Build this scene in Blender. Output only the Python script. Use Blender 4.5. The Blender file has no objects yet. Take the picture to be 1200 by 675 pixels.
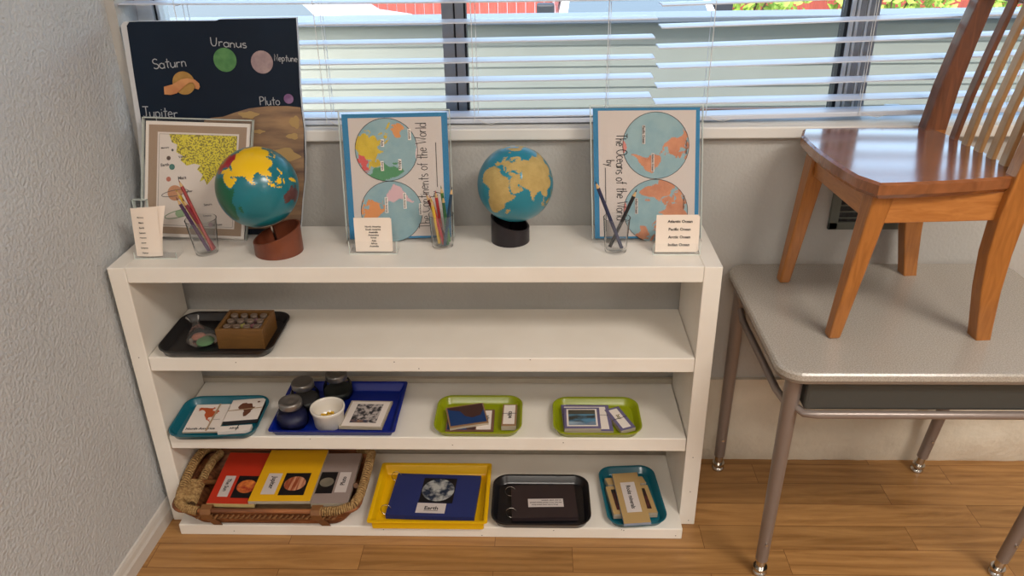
import bpy, bmesh, math, random
import numpy as np
from mathutils import Vector, Matrix
random.seed(7)
S = bpy.context.scene
COL = S.collection
PI = math.pi

# ------------------------------------------------------------------ camera, world, lights, exposure
cam_d = bpy.data.cameras.new('camera'); cam = bpy.data.objects.new('camera', cam_d); COL.objects.link(cam)
cR = Vector((0.99944555, 0.02936236, -0.01569847)); cU = Vector((0.00095624, 0.44598168, 0.89504158)); cF = Vector((-0.03328176, 0.89456034, -0.44570632))
M4 = Matrix((cR, cU, -cF)).transposed().to_4x4(); M4.translation = Vector((0.84694, -1.60419, 1.29306)); cam.matrix_world = M4
cam_d.sensor_width = 36; cam_d.lens = 932.49 / 1200 * 36; cam_d.clip_start = .02; cam_d.clip_end = 200
S.camera = cam
S.view_settings.view_transform = 'Standard'; S.view_settings.look = 'None'; S.view_settings.gamma = 1
S.view_settings.use_curve_mapping = False; S.view_settings.exposure = 0.0
w = bpy.data.worlds.new('world'); S.world = w; w.use_nodes = True
wn = w.node_tree.nodes; sky = wn.new('ShaderNodeTexSky'); sky.sky_type = 'NISHITA'; sky.sun_disc = False
sky.sun_elevation = math.radians(50); sky.sun_rotation = math.radians(200); sky.air_density = 1.2; sky.dust_density = 2.5
w.node_tree.links.new(sky.outputs[0], wn['Background'].inputs[0]); wn['Background'].inputs[1].default_value = 0.74
sd = bpy.data.lights.new('sun', 'SUN'); sd.energy = 3.6; sd.angle = math.radians(1); sd.color = (1, .96, .9)
sun = bpy.data.objects.new('sun', sd); COL.objects.link(sun)
sun.rotation_euler = Vector((.15, .45, -1)).to_track_quat('-Z', 'Y').to_euler()
LAMPS = [((2.3, -1.9), 52, (1, .92, .83)), ((0.75, -3.0), 34, (1, .93, .84)), ((4.0, -4.4), 36, (1, .92, .83))]   # ceiling fixtures: place, watts, colour

# ------------------------------------------------------------------ helpers
def lin(c):
    return tuple((x/255/12.92 if x/255 <= .04045 else ((x/255+.055)/1.055)**2.4) for x in c) + (1,)
MATS = {}
def mat(name, c, rough=.5, metal=0, c2=None, ns=8, nd=3, bump=0, bs=60, scl=(1, 1, 1), spec=.5, coat=0, ramp=(.35, .65)):
    if name in MATS: return MATS[name]
    m = bpy.data.materials.new(name); m.use_nodes = True; nt = m.node_tree; n = nt.nodes; b = n['Principled BSDF']
    b.inputs['Base Color'].default_value = lin(c); b.inputs['Roughness'].default_value = rough; b.inputs['Metallic'].default_value = metal
    b.inputs['Specular IOR Level'].default_value = spec; b.inputs['Coat Weight'].default_value = coat; b.inputs['Coat Roughness'].default_value = .12
    tc = n.new('ShaderNodeTexCoord'); mp = n.new('ShaderNodeMapping'); mp.inputs['Scale'].default_value = scl
    nt.links.new(tc.outputs['Object'], mp.inputs[0])
    if c2:
        t = n.new('ShaderNodeTexNoise'); t.inputs['Scale'].default_value = ns; t.inputs['Detail'].default_value = nd
        nt.links.new(mp.outputs[0], t.inputs['Vector'])
        r = n.new('ShaderNodeValToRGB'); r.color_ramp.elements[0].position = ramp[0]; r.color_ramp.elements[1].position = ramp[1]
        r.color_ramp.elements[0].color = lin(c); r.color_ramp.elements[1].color = lin(c2)
        nt.links.new(t.outputs['Fac'], r.inputs[0]); nt.links.new(r.outputs[0], b.inputs['Base Color'])
    if bump:
        t2 = n.new('ShaderNodeTexNoise'); t2.inputs['Scale'].default_value = bs; t2.inputs['Detail'].default_value = 3
        nt.links.new(mp.outputs[0], t2.inputs['Vector']); bp = n.new('ShaderNodeBump'); bp.inputs['Strength'].default_value = bump; bp.inputs['Distance'].default_value = .004
        nt.links.new(t2.outputs['Fac'], bp.inputs['Height']); nt.links.new(bp.outputs[0], b.inputs['Normal'])
    MATS[name] = m; return m
def clear(name, tint=(240, 246, 244), refl=.1, rough=.03, milk=0.0):
    """thin clear plastic or glass: transparent with a fresnel-weighted gloss"""
    m = bpy.data.materials.new(name); m.use_nodes = True; nt = m.node_tree; n = nt.nodes; n.remove(n['Principled BSDF'])
    tr = n.new('ShaderNodeBsdfTransparent'); tr.inputs[0].default_value = lin(tint)
    gl = n.new('ShaderNodeBsdfGlossy'); gl.inputs['Roughness'].default_value = rough
    fr = n.new('ShaderNodeLayerWeight'); fr.inputs[0].default_value = refl
    mx = n.new('ShaderNodeMixShader'); nt.links.new(fr.outputs['Fresnel'], mx.inputs[0]); nt.links.new(tr.outputs[0], mx.inputs[1]); nt.links.new(gl.outputs[0], mx.inputs[2])
    df = n.new('ShaderNodeBsdfDiffuse'); df.inputs[0].default_value = (.9, .92, .92, 1); m2 = n.new('ShaderNodeMixShader'); m2.inputs[0].default_value = milk
    nt.links.new(mx.outputs[0], m2.inputs[1]); nt.links.new(df.outputs[0], m2.inputs[2])
    nt.links.new(m2.outputs[0], n['Material Output'].inputs[0]); MATS[name] = m; return m
def wood(name, c1, c2, scl=(1, 1, 1), rough=.35, ns=14, coat=.3):
    m = bpy.data.materials.new(name); m.use_nodes = True; nt = m.node_tree; n = nt.nodes; b = n['Principled BSDF']
    b.inputs['Roughness'].default_value = rough; b.inputs['Coat Weight'].default_value = coat; b.inputs['Coat Roughness'].default_value = .15
    tc = n.new('ShaderNodeTexCoord'); mp = n.new('ShaderNodeMapping'); mp.inputs['Scale'].default_value = scl; nt.links.new(tc.outputs['Object'], mp.inputs[0])
    t = n.new('ShaderNodeTexNoise'); t.inputs['Scale'].default_value = ns; t.inputs['Detail'].default_value = 6; t.inputs['Distortion'].default_value = 1.2; nt.links.new(mp.outputs[0], t.inputs['Vector'])
    r = n.new('ShaderNodeValToRGB'); r.color_ramp.elements[0].position = .3; r.color_ramp.elements[1].position = .7
    r.color_ramp.elements[0].color = lin(c1); r.color_ramp.elements[1].color = lin(c2)
    nt.links.new(t.outputs['Fac'], r.inputs[0]); nt.links.new(r.outputs[0], b.inputs['Base Color']); MATS[name] = m; return m

WORG = {}
def tag(o, label=None, cat=None, group=None, kind=None):
    if label: o['label'] = label
    if cat: o['category'] = cat
    if group: o['group'] = group
    if kind: o['kind'] = kind
    return o
def thing(name, loc, label, cat, group=None):
    o = bpy.data.objects.new(name, None); COL.objects.link(o); o.location = loc; o.empty_display_size = .02
    WORG[o.name] = Vector(loc); return tag(o, label, cat, group)
class MB:
    """collects shapes, in world coordinates, for ONE mesh object"""
    def __init__(s): s.v = []; s.f = []; s.m = []; s.mats = []; s.sm = []
    def mi(s, m):
        if m not in s.mats: s.mats.append(m)
        return s.mats.index(m)
    def add(s, vs, fs, m, smooth=False):
        b = len(s.v); s.v += [tuple(p) for p in vs]; i = s.mi(m)
        for f in fs: s.f.append([b+k for k in f]); s.m.append(i); s.sm.append(smooth)
        return s
    def box(s, a, b, m, T=None):
        x0, y0, z0 = a; x1, y1, z1 = b
        vs = [(x0,y0,z0),(x1,y0,z0),(x1,y1,z0),(x0,y1,z0),(x0,y0,z1),(x1,y0,z1),(x1,y1,z1),(x0,y1,z1)]
        if T: vs = [T @ Vector(p) for p in vs]
        return s.add(vs, [(0,3,2,1),(4,5,6,7),(0,1,5,4),(1,2,6,5),(2,3,7,6),(3,0,4,7)], m)
    def hexa(s, bot, top, m):
        n = len(bot)
        return s.add(list(bot)+list(top), [tuple(range(n))[::-1], tuple(range(n, 2*n))]+[(i, (i+1) % n, n+(i+1) % n, n+i) for i in range(n)], m)
    def loft(s, rings, m, cap0=True, cap1=True, smooth=False, closed=True):
        n = len(rings[0]); vs = [p for r in rings for p in r]; fs = []
        for k in range(len(rings)-1):
            for i in range(n if closed else n-1):
                j = (i+1) % n; fs.append((k*n+i, k*n+j, (k+1)*n+j, (k+1)*n+i))
        s.add(vs, fs, m, smooth)
        if cap0: s.add(rings[0], [tuple(range(n))[::-1]], m)
        if cap1: s.add(rings[-1], [tuple(range(n))], m)
        return s
    def tube(s, pts, r, m, seg=10, cap=True, closed=False, smooth=True):
        pts = [Vector(p) for p in pts]; rs = r if isinstance(r, (list, tuple)) else [r]*len(pts); rings = []; up = None; n = len(pts)
        for i, p in enumerate(pts):
            a = pts[(i-1) % n] if (closed or i > 0) else p; b = pts[(i+1) % n] if (closed or i < n-1) else p
            d = (b-a).normalized()
            if up is None: up = Vector((0,0,1)) if abs(d.z) < .9 else Vector((1,0,0))
            sd_ = d.cross(up).normalized(); up = sd_.cross(d).normalized()
            rings.append([p+rs[i]*(math.cos(2*PI*k/seg)*sd_+math.sin(2*PI*k/seg)*up) for k in range(seg)])
        if closed: rings.append(rings[0]); cap = False
        return s.loft(rings, m, cap, cap, smooth)
    def lathe(s, prof, c, m, seg=32, T=None, smooth=True):
        rings = []
        for r, z in prof:
            rings.append([Vector((c[0]+r*math.cos(2*PI*k/seg), c[1]+r*math.sin(2*PI*k/seg), c[2]+z)) for k in range(seg)])
        if T: rings = [[T @ p for p in rr_] for rr_ in rings]
        return s.loft(rings, m, prof[0][0] > 1e-5, prof[-1][0] > 1e-5, smooth)
    def build(s, name, parent=None, bevel=0, kind=None, label=None, cat=None, group=None, seg=2):
        org = WORG[parent.name] if parent else Vector((0,0,0))
        if parent is None:                                   # a one-mesh thing: origin at its base
            xs = np.array(s.v); org = Vector(((xs[:,0].min()+xs[:,0].max())/2, (xs[:,1].min()+xs[:,1].max())/2, xs[:,2].min())) if kind != 'structure' else org
        me = bpy.data.meshes.new(name); me.from_pydata([(x-org.x, y-org.y, z-org.z) for x, y, z in s.v], [], s.f)
        for m in s.mats: me.materials.append(m)
        me.polygons.foreach_set('material_index', s.m); me.polygons.foreach_set('use_smooth', s.sm); me.update()
        o = bpy.data.objects.new(name, me); COL.objects.link(o); WORG[o.name] = org
        if parent: o.parent = parent
        else: o.location = org
        if bevel:
            md = o.modifiers.new('bevel', 'BEVEL'); md.width = bevel; md.segments = seg; md.limit_method = 'ANGLE'; md.angle_limit = math.radians(40)
        return tag(o, label, cat, group, kind)
def copy_tree(o, parent=None, off=None):
    c = o.copy(); COL.objects.link(c)
    if parent: c.parent = parent
    if off is not None: c.location = Vector(o.location)+Vector(off)
    for ch in [x for x in COL.objects if x.parent == o]: copy_tree(ch, c)
    return c
def rrect(cx, cy, w_, h_, r, rot=0, z=0, n=6):
    ps = []
    for qx, qy, a0 in ((1,1,0),(-1,1,90),(-1,-1,180),(1,-1,270)):
        for k in range(n+1):
            a = math.radians(a0+90*k/n); x = qx*(w_/2-r)+r*math.cos(a); y = qy*(h_/2-r)+r*math.sin(a)
            ps.append((cx+x*math.cos(rot)-y*math.sin(rot), cy+x*math.sin(rot)+y*math.cos(rot), z))
    return ps
_tx = {}
def text_geo(s):
    if s not in _tx:
        cu = bpy.data.curves.new('t', 'FONT'); cu.body = s; cu.resolution_u = 2; cu.offset = .025; ob = bpy.data.objects.new('t', cu); COL.objects.link(ob)
        dg = bpy.context.evaluated_depsgraph_get(); me = bpy.data.meshes.new_from_object(ob.evaluated_get(dg))
        vs = [(v.co.x, v.co.y) for v in me.vertices]; fs = [tuple(p.vertices) for p in me.polygons]
        bpy.data.objects.remove(ob); bpy.data.curves.remove(cu); bpy.data.meshes.remove(me); _tx[s] = (vs, fs)
    return _tx[s]
# hand-lettered strokes: every glyph is (advance, strokes) on a unit cap height
def arc(cx, cy, rx, ry, a0, a1, n=8): return [(cx+rx*math.cos(math.radians(a0+(a1-a0)*k/n)), cy+ry*math.sin(math.radians(a0+(a1-a0)*k/n))) for k in range(n+1)]
_o = arc(.25,.28,.25,.28,90,450)
G = {'S': (.65,[arc(.3,.75,.25,.25,30,270)+arc(.3,.25,.27,.25,90,-150)[1:]]), 'a': (.6,[arc(.25,.28,.25,.28,40,400),[(.48,.55),(.5,0)]]), 't': (.5,[[(.25,.95),(.22,.1),(.3,0)],[(.05,.62),(.45,.64)]]),
 'u': (.6,[[(.03,.55),(.04,.15),(.2,0),(.4,.1),(.47,.3)],[(.47,.55),(.5,0)]]), 'r': (.5,[[(.05,.55),(.06,0)],[(.06,.35),(.2,.52),(.4,.5)]]), 'n': (.6,[[(.05,.55),(.05,0)],[(.05,.35),(.22,.54),(.42,.45),(.46,0)]]),
 'U': (.75,[[(0,1),(.05,.3),(.2,.02),(.45,.05),(.55,.35),(.58,1)]]), 's': (.5,[arc(.22,.42,.17,.13,40,260,6)+arc(.22,.14,.19,.14,90,-140,6)[1:]]), 'N': (.75,[[(.03,0),(.03,1),(.55,0),(.58,1)]]),
 'e': (.58,[[(.03,.3),(.46,.32)]+arc(.24,.28,.23,.27,10,320)]), 'p': (.6,[[(.05,.55),(.05,-.4)],arc(.26,.28,.21,.26,130,-150)]), 'P': (.65,[[(.05,0),(.05,1)],[(.05,1)]+arc(.25,.75,.28,.25,80,-90,6)+[(.05,.48)]]),
 'l': (.22,[[(.08,1),(.08,0)]]), 'o': (.58,[_o]), 'J': (.7,[[(.05,1),(.65,1)],[(.38,1),(.38,.2),(.25,0),(.05,.12)]]), 'i': (.22,[[(.08,.55),(.08,0)],[(.07,.72),(.1,.78)]]),
 'T': (.7,[[(0,1),(.65,1)],[(.33,1),(.33,0)]]), 'h': (.6,[[(.05,1),(.05,0)],[(.05,.35),(.22,.54),(.42,.45),(.46,0)]]), 'O': (.85,[arc(.38,.5,.37,.5,90,450,14)]), 'c': (.52,[arc(.25,.28,.24,.28,50,310)]),
 'f': (.45,[[(.4,.95),(.22,.95),(.17,.7),(.17,0)],[(0,.58),(.36,.6)]]), 'W': (.95,[[(0,1),(.2,0),(.42,.8),(.62,0),(.85,1)]]), 'd': (.6,[_o,[(.5,1),(.5,0)]]), 'C': (.75,[arc(.36,.5,.35,.5,50,310,12)]),
 'b': (.6,[[(.05,1),(.05,0)],arc(.26,.28,.22,.27,150,-150)]), 'y': (.58,[[(.03,.55),(.24,.05)],[(.48,.55),(.1,-.4)]]), ' ': (.45,[]), 'A': (.7,[[(0,0),(.3,1),(.6,0)],[(.1,.4),(.5,.4)]])}
class Sheet:
    """a flat local frame to lay paper, print and lettering on, into builder mb"""
    def __init__(s, mb, O, U, V):
        s.mb = mb; s.O = Vector(O); s.U = Vector(U).normalized(); s.V = Vector(V).normalized(); s.N = s.U.cross(s.V).normalized(); s.k = 0
    def P(s, u, v, l=0): return s.O+s.U*u+s.V*v+s.N*l
    def slab(s, u0, v0, u1, v1, m, l0, l1):
        return s.mb.hexa([s.P(u0,v0,l0), s.P(u1,v0,l0), s.P(u1,v1,l0), s.P(u0,v1,l0)], [s.P(u0,v0,l1), s.P(u1,v0,l1), s.P(u1,v1,l1), s.P(u0,v1,l1)], m)
    def poly(s, pts, m, l=.0005): s.mb.add([s.P(a, b, l) for a, b in pts], [tuple(range(len(pts)))], m)
    def rect(s, u0, v0, u1, v1, m, l=.0005): s.poly([(u0,v0),(u1,v0),(u1,v1),(u0,v1)], m, l)
    def disc(s, u, v, r, m, l=.001, ry=None, n=28): s.poly([(u+r*math.cos(2*PI*k/n), v+(ry or r)*math.sin(2*PI*k/n)) for k in range(n)], m, l)
    def ring(s, u, v, r, w_, m, l=.0012, rot=0, ry=None, n=36, a0=0, a1=360):
        ry = ry or r; c, d = math.cos(rot), math.sin(rot)
        pts = [(u+r*math.cos(a)*c-ry*math.sin(a)*d, v+r*math.cos(a)*d+ry*math.sin(a)*c) for a in [math.radians(a0+(a1-a0)*k/n) for k in range(n+1)]]
        s.line(pts, w_, m, l)
    def line(s, pts, w_, m, l=.0012):
        vs = []; n = len(pts)
        for i, (x, y) in enumerate(pts):
            a = pts[max(i-1,0)]; b = pts[min(i+1,n-1)]; dx, dy = b[0]-a[0], b[1]-a[1]; q = math.hypot(dx, dy) or 1
            vs += [s.P(x-dy/q*w_/2, y+dx/q*w_/2, l), s.P(x+dy/q*w_/2, y-dx/q*w_/2, l)]
        s.mb.add(vs, [(2*i, 2*i+1, 2*i+3, 2*i+2) for i in range(n-1)], m)
    def text(s, t, u, v, w_, m, rot=0, l=.0012, h=None, sy=1.0):
        """printed word centred at (u, v), w_ wide, turned by rot degrees"""
        vs, fs = text_geo(t); xs = [p[0] for p in vs]; ys = [p[1] for p in vs]; x0, x1, y0, y1 = min(xs), max(xs), min(ys), max(ys)
        k = w_/(x1-x0) if w_ else h/(y1-y0); c, d = math.cos(math.radians(rot)), math.sin(math.radians(rot)); out = []
        for x, y in vs:
            a = (x-(x0+x1)/2)*k; b = (y-(y0+y1)/2)*k*sy; out.append(s.P(u+a*c-b*d, v+a*d+b*c, l))
        s.mb.add(out, fs, m)
    def hand(s, t, u, v, w_, m, rot=0, th=.0022, l=.0012, sy=1.0, jit=.04):
        """hand-lettered word starting at (u, v), w_ wide"""
        tot = sum(G[c][0] for c in t); k = w_/tot; x = 0; c, d = math.cos(math.radians(rot)), math.sin(math.radians(rot))
        for ch in t:
            dy = random.uniform(-jit, jit)
            for st in G[ch][1]:
                pts = []
                for a, b in st:
                    a2 = (x+a)*k; b2 = (b+dy)*k*sy; pts.append((u+a2*c-b2*d, v+a2*d+b2*c))
                s.line(pts, th, m, l)
            x += G[ch][0]

# ------------------------------------------------------------------ continents as longitude / latitude outlines
LAND = {
 'africa': [[(-17,15),(-16,21),(-13,27),(-9,32),(-6,35.8),(0,36),(10,37),(11,33.5),(20,31),(25,32),(32,31),(34.5,28),(37,21),(39,15.5),(43,11.5),(51,12),(49,6),(43,-1),(39.5,-5),(40.5,-14),(35.5,-22),(32.5,-27),(28,-33),(20,-35),(17.5,-31),(14,-21),(12,-15),(13.5,-9),(9,-1),(9.5,4),(5,5),(-2,5),(-8,4.5),(-13,8.5)],
   [(44,-20),(44,-16),(49,-12.5),(50,-16),(47,-25),(44,-24)]],
 'europe': [[(-9,37),(-9.5,43),(-1.5,43.5),(-1.5,47),(-4.5,48.5),(2,51),(8,54),(8,57),(10.5,57.5),(11,54.5),(20,54.5),(21,57),(24,59),(30,60),(22.5,60),(21,63),(25,65.5),(22,65.8),(17,61),(17,57),(13,55.5),(11,59),(6,58),(5,61),(12,66),(19,70),(28,71),(41,67),(35,64),(44,66),(46,68),(60,69),(60,55),(52,51),(47,44),(38,44.5),(39,47),(33,46),(30,45),(28,42),(26.5,40.5),(23,40),(24,37.5),(22,36.5),(20,40),(19,42),(13.5,45.5),(12.5,44),(18,40),(16,38),(12,42),(8.5,44.2),(3,43),(-.5,39.5),(-2,37)],
   [(-5.5,50),(1.5,51.2),(1.5,53),(-2,56),(-2,57.5),(-5,58.5),(-5.5,56),(-3,54),(-5,52)], [(-10,52),(-6,52.2),(-6,55),(-10,54)], [(-24,65.5),(-22,64),(-18,63.4),(-14,65),(-16,66.5),(-22,66)]],
 'asia': [[(60,69),(68,68.5),(73,72),(80,73),(95,76),(104,77.7),(113,74),(130,71.5),(140,73),(160,70),(170,70),(180,69),(180,65),(178,62.5),(170,60),(163,58),(162,55),(157,51),(156,57),(163,61.5),(155,59.5),(142,59),(136,54.5),(141,52.5),(140,48),(135,43.5),(130,42.5),(127.5,39.5),(129.4,36),(126.5,34.5),(126.5,37.5),(125,39.8),(121.5,39),(121,40.8),(118,39),(119,37.3),(122.4,37),(120,34.5),(122,31),(121.5,28),(118,24.5),(113.5,22.2),(108,21.5),(106,20),(109,13),(106.5,10.3),(105,9),(104.5,10.5),(100.5,13.5),(99.5,10),(103.5,4),(104,1.3),(101,3),(98.5,8),(98,14),(94.5,16),(91.5,22.5),(87,21.5),(80.3,15),(80,10.5),(77.5,8),(73,17),(72.5,21),(67,24.5),(61.5,25.2),(57,26.8),(51,28),(48.5,30),(51,25),(56.3,26),(59.8,22.4),(55,17.2),(45,12.8),(42.8,15.5),(39,21),(35,28),(34.5,31),(36,36.5),(30.5,36.5),(27,37),(26.5,40),(33,42),(41,41.3),(47,44),(50,46),(52,51),(60,55)],
   [(130,31.5),(131,34),(136,35.8),(139.5,38.5),(141.5,45),(145,43.5),(141,41),(141,36),(136,33.8),(132,33)], [(80,9.5),(81.8,7.5),(80.3,6)], [(120,23),(122,25),(121,22)], [(120.5,18),(122,17),(124,13),(126,7),(122,7.2),(120.5,14)],
   [(95.5,5.5),(100,2.5),(106,-3),(105.5,-6),(101,-3),(98,1)], [(105.5,-6.3),(114.5,-7.5),(114,-8.7),(106.5,-7.3)], [(109,1.5),(117,7),(118.5,1),(116,-4),(110.5,-3)], [(119.5,0),(125,1.5),(121,-1),(123,-5),(120.5,-5.5)], [(131,-1),(138,-1.7),(147,-6),(150.5,-10.5),(143,-9),(138.5,-8),(133,-4)]],
 'australia': [[(113.5,-22),(114,-26),(115.5,-34),(118,-35),(124,-33.5),(131,-31.5),(138,-35),(141,-38.2),(146.5,-39),(150,-37.3),(153.3,-29),(153,-25.5),(146,-19),(145.3,-15),(142.5,-10.8),(141,-17.5),(136,-15.5),(136.8,-12.2),(131,-11.6),(129,-15),(122.5,-17.5)], [(145,-41),(148.3,-41),(147,-43.5)], [(172.7,-34.5),(178.5,-37.7),(175,-41.5),(170.5,-46),(166.5,-46),(172,-41),(174.5,-38.5)]],
 'northam': [[(-168,66),(-157,71.3),(-141,69.7),(-128,70.2),(-115,68.5),(-108,68),(-95,68),(-94,72),(-86,69.5),(-82,69),(-86,66.5),(-94,61),(-92.5,57),(-82,55),(-79,51.5),(-79,55),(-77.5,62.3),(-70,61),(-65,58.5),(-61,55.5),(-56,52),(-65,50),(-70,47),(-65,49),(-61,46),(-66,43.8),(-70,43.5),(-70,41.8),(-74,40.5),(-76,35),(-81,31.5),(-80,26),(-82,28),(-84,30),(-90,29.3),(-97,28),(-97.5,22),(-95,18.7),(-91,18.7),(-90,21),(-87,21.3),(-88.5,16),(-83.5,15),(-83.5,11),(-79.5,9.5),(-77.5,8),(-80,7.5),(-85,10),(-87.5,13),(-94,16),(-101,17.3),(-105.5,20.5),(-109,26),(-114.5,31.5),(-110,23.3),(-112,26),(-117,32.5),(-120.5,34.5),(-124.3,40.5),(-124,47),(-123,49),(-130,54.5),(-137,58.5),(-146,60.7),(-152,59.5),(-158,56),(-164.5,54.6),(-158,58.5),(-165,61),(-161,64)],
   [(-73,78),(-60,82),(-32,83.5),(-18,80),(-20,73),(-26,69),(-40,65),(-44,60),(-52,64),(-54,70),(-60,75.5)], [(-125,72),(-117,76),(-95,79.5),(-90,82),(-65,82.5),(-79,76),(-80,73.5),(-68,69),(-62,66),(-68,62.5),(-78,65),(-75,68),(-90,72),(-105,69),(-115,69.5)], [(-84.5,22),(-75,20),(-80,23)]],
 'southam': [[(-77.5,8),(-75,10.8),(-71.5,12.3),(-62,10.6),(-57,6),(-51,4),(-50,0),(-44,-2.5),(-35,-6),(-37,-12),(-39,-18),(-41.5,-22.5),(-48.5,-26),(-50,-30),(-54,-34.5),(-57.5,-37.8),(-62,-39),(-65.3,-44),(-67.5,-47),(-69,-51.5),(-65.5,-54.8),(-71,-54.5),(-75,-50),(-73.5,-42),(-73.5,-37),(-71.5,-30),(-70.3,-18.5),(-76,-14),(-81,-6),(-80,-2.5),(-78.5,1.5),(-77.5,4)]],
}
LAKES = [[(47,44),(51,46.5),(53,45),(50.5,44),(54,41),(53.5,37),(50,37.5),(49.5,41)]]
ORDER = ['africa', 'europe', 'asia', 'australia', 'northam', 'southam']
def pip(X, Y, poly):
    r = np.zeros(X.shape, bool); n = len(poly)
    for i in range(n):
        x0, y0 = poly[i]; x1, y1 = poly[(i+1) % n]
        if y0 == y1: continue
        r ^= ((y0 > Y) != (y1 > Y)) & (X < (x1-x0)*(Y-y0)/(y1-y0)+x0)
    return r
def landmap(lon, lat):
    """0 ocean, 1..6 continents, 7 antarctica"""
    lon = (lon+180) % 360-180; out = np.zeros(lon.shape, int)
    wl = lon+.9*np.sin(lat*1.7)+.4*np.sin(lat*5+lon*3); wa = lat+.6*np.sin(lon*1.9)+.3*np.sin(lon*5.3-lat*2)      # wobbly coasts
    for i, k in enumerate(ORDER):
        for p in LAND[k]: out[pip(wl, wa, p)] = i+1
    for p in LAKES: out[pip(wl, wa, p)] = 0
    out[lat < -71+3*np.sin(np.radians(lon*3))] = 7
    return out
def map_disc(sh, u, v, R_, lon0, up, mats, N=110, l=.0006):
    """a hemisphere map; up = unit (du, dv) of north on the sheet"""
    g = np.linspace(-1, 1, N+1); cx, cy = np.meshgrid((g[:-1]+g[1:])/2, (g[:-1]+g[1:])/2); rho = np.hypot(cx, cy); inside = rho < .995
    c = rho*PI/2*.86; q = np.where(rho < 1e-6, 1e-6, rho)
    lat = np.degrees(np.arcsin(np.clip(cy*np.sin(c)/q, -1, 1))); lon = lon0+np.degrees(np.arctan2(cx*np.sin(c), q*np.cos(c)))
    lm = landmap(lon, lat); ux, uy = up; rx, ry = uy, -ux
    vs = [sh.P(u+R_*(g[j]*rx+g[i]*ux), v+R_*(g[j]*ry+g[i]*uy), l) for i in range(N+1) for j in range(N+1)]
    b = len(sh.mb.v); sh.mb.v += [tuple(p) for p in vs]; ids = [sh.mb.mi(m) for m in mats]
    for i in range(N):
        for j in range(N):
            if inside[i, j]:
                sh.mb.f.append([b+i*(N+1)+j, b+i*(N+1)+j+1, b+(i+1)*(N+1)+j+1, b+(i+1)*(N+1)+j]); sh.mb.m.append(ids[lm[i, j]]); sh.mb.sm.append(False)
    sh.ring(u, v, R_, .0011, M_ink, l+.0005)
def globe_mesh(mb, c, R_, Mr, mats, nl=300, na=150):
    lo = np.linspace(-180, 180, nl+1); la = np.linspace(-90, 90, na+1)
    LO, LA = np.meshgrid(lo, la); a, b_ = np.radians(LO), np.radians(LA)
    P = np.stack([np.cos(b_)*np.cos(a), np.cos(b_)*np.sin(a), np.sin(b_)], -1) @ np.array(Mr).T
    cl, ca = np.meshgrid((lo[:-1]+lo[1:])/2, (la[:-1]+la[1:])/2); lm = landmap(cl, ca)
    V_ = P*R_+np.array(c); b = len(mb.v); mb.v += [tuple(p) for p in V_.reshape(-1, 3)]; ids = [mb.mi(m) for m in mats]
    for i in range(na):
        for j in range(nl):
            q = b+i*(nl+1)+j; mb.f.append([q, q+1, q+nl+2, q+nl+1]); mb.m.append(ids[lm[i, j]]); mb.sm.append(True)

# ------------------------------------------------------------------ materials
M_wall = mat('wall_paint', (198,201,203), .7, c2=(192,195,197), ns=3, bump=1.0, bs=150)
M_wallb = mat('wall_paint_back', (190,188,184), .75, c2=(183,181,176), ns=4, bump=.35, bs=140)
M_low = mat('painted_plaster', (222,212,194), .7, c2=(214,204,186), ns=14, bump=1, bs=38)
M_ceil = mat('ceiling_paint', (225,222,215), .85)
M_base = mat('baseboard_paint', (205,200,193), .45)
M_sill = mat('sill_paint', (226,225,221), .5)
M_white = mat('shelf_paint', (240,235,226), .38, c2=(234,228,218), ns=7, bump=.06, bs=30)
M_slat = mat('blind_vinyl', (208,214,226), .4)
M_cord = mat('cord_white', (225,225,222), .7)
M_alu = mat('window_aluminium', (150,152,154), .4, .5)
M_alul = mat('window_frame_white', (225,225,222), .5)
M_blk = mat('black_rubber', (28,30,34), .6)
M_dowel = wood('dowel_wood', (170,105,62), (188,125,80), (3,30,30), .6, 6, 0)
M_glass = clear('window_glass', (252,254,253), .05)
M_acr = clear('clear_acrylic', (255,255,255), .06, .08, .015)
M_acre = mat('acrylic_edge', (215,224,218), .2)
M_cup = clear('clear_plastic_cup', (255,255,255), .06, .06, .04)
M_jar = clear('jar_glass', (253,255,254), .13, .05, .0)
M_ink = mat('ink', (40,38,40), .7)
M_paper = mat('paper', (232,222,214), .8)
M_paperw = mat('paper_white', (238,230,222), .8)
M_chalk = mat('chalk_grey', (172,176,182), .9)
M_board = mat('board_black_paint', (9,24,42), .55, spec=.25, c2=(14,31,50), ns=5, bump=.1, bs=40)
M_foam = mat('board_edge', (205,208,212), .8, bump=.4, bs=60)
M_steel = mat('desk_leg_paint', (142,130,124), .3, .35)
M_chrome = mat('chrome', (200,196,190), .18, 1)
M_box = mat('book_box_steel', (72,74,72), .45, .2)
M_dtop = mat('desk_laminate', (160,154,145), .2, c2=(182,175,165), ns=420, nd=2, spec=.55, ramp=(.4,.62))
M_dedge = mat('desk_edge', (120,106,94), .4)
M_cw = wood('chair_wood', (150,92,38), (176,112,52), (20,20,2.2), .32, 5)
M_cwl = wood('chair_apron_wood', (168,104,48), (190,126,66), (4,4,22), .32, 5)
M_cseat = wood('chair_seat_wood', (122,72,42), (152,94,56), (5,26,5), .16, 4, 1)
M_cpost = wood('chair_back_wood', (98,58,38), (128,76,48), (22,22,3), .3, 4)
M_spl = wood('chair_slat_wood_lit', (158,118,76), (178,138,92), (22,22,3), .35, 4)  # paler than the back wood: light on the slats is put into the colour
M_pbrown = mat('globe_base_brown', (104,52,34), .4, c2=(122,64,40), ns=20)
M_pdark = mat('globe_base_dark', (28,20,26), .35)
M_teal = mat('teal_tray_plastic', (6,98,116), .3, coat=.3)
M_lime = mat('lime_tray_plastic', (148,160,12), .3, coat=.3)
M_blue = mat('blue_tray_plastic', (6,34,136), .35)
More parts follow.
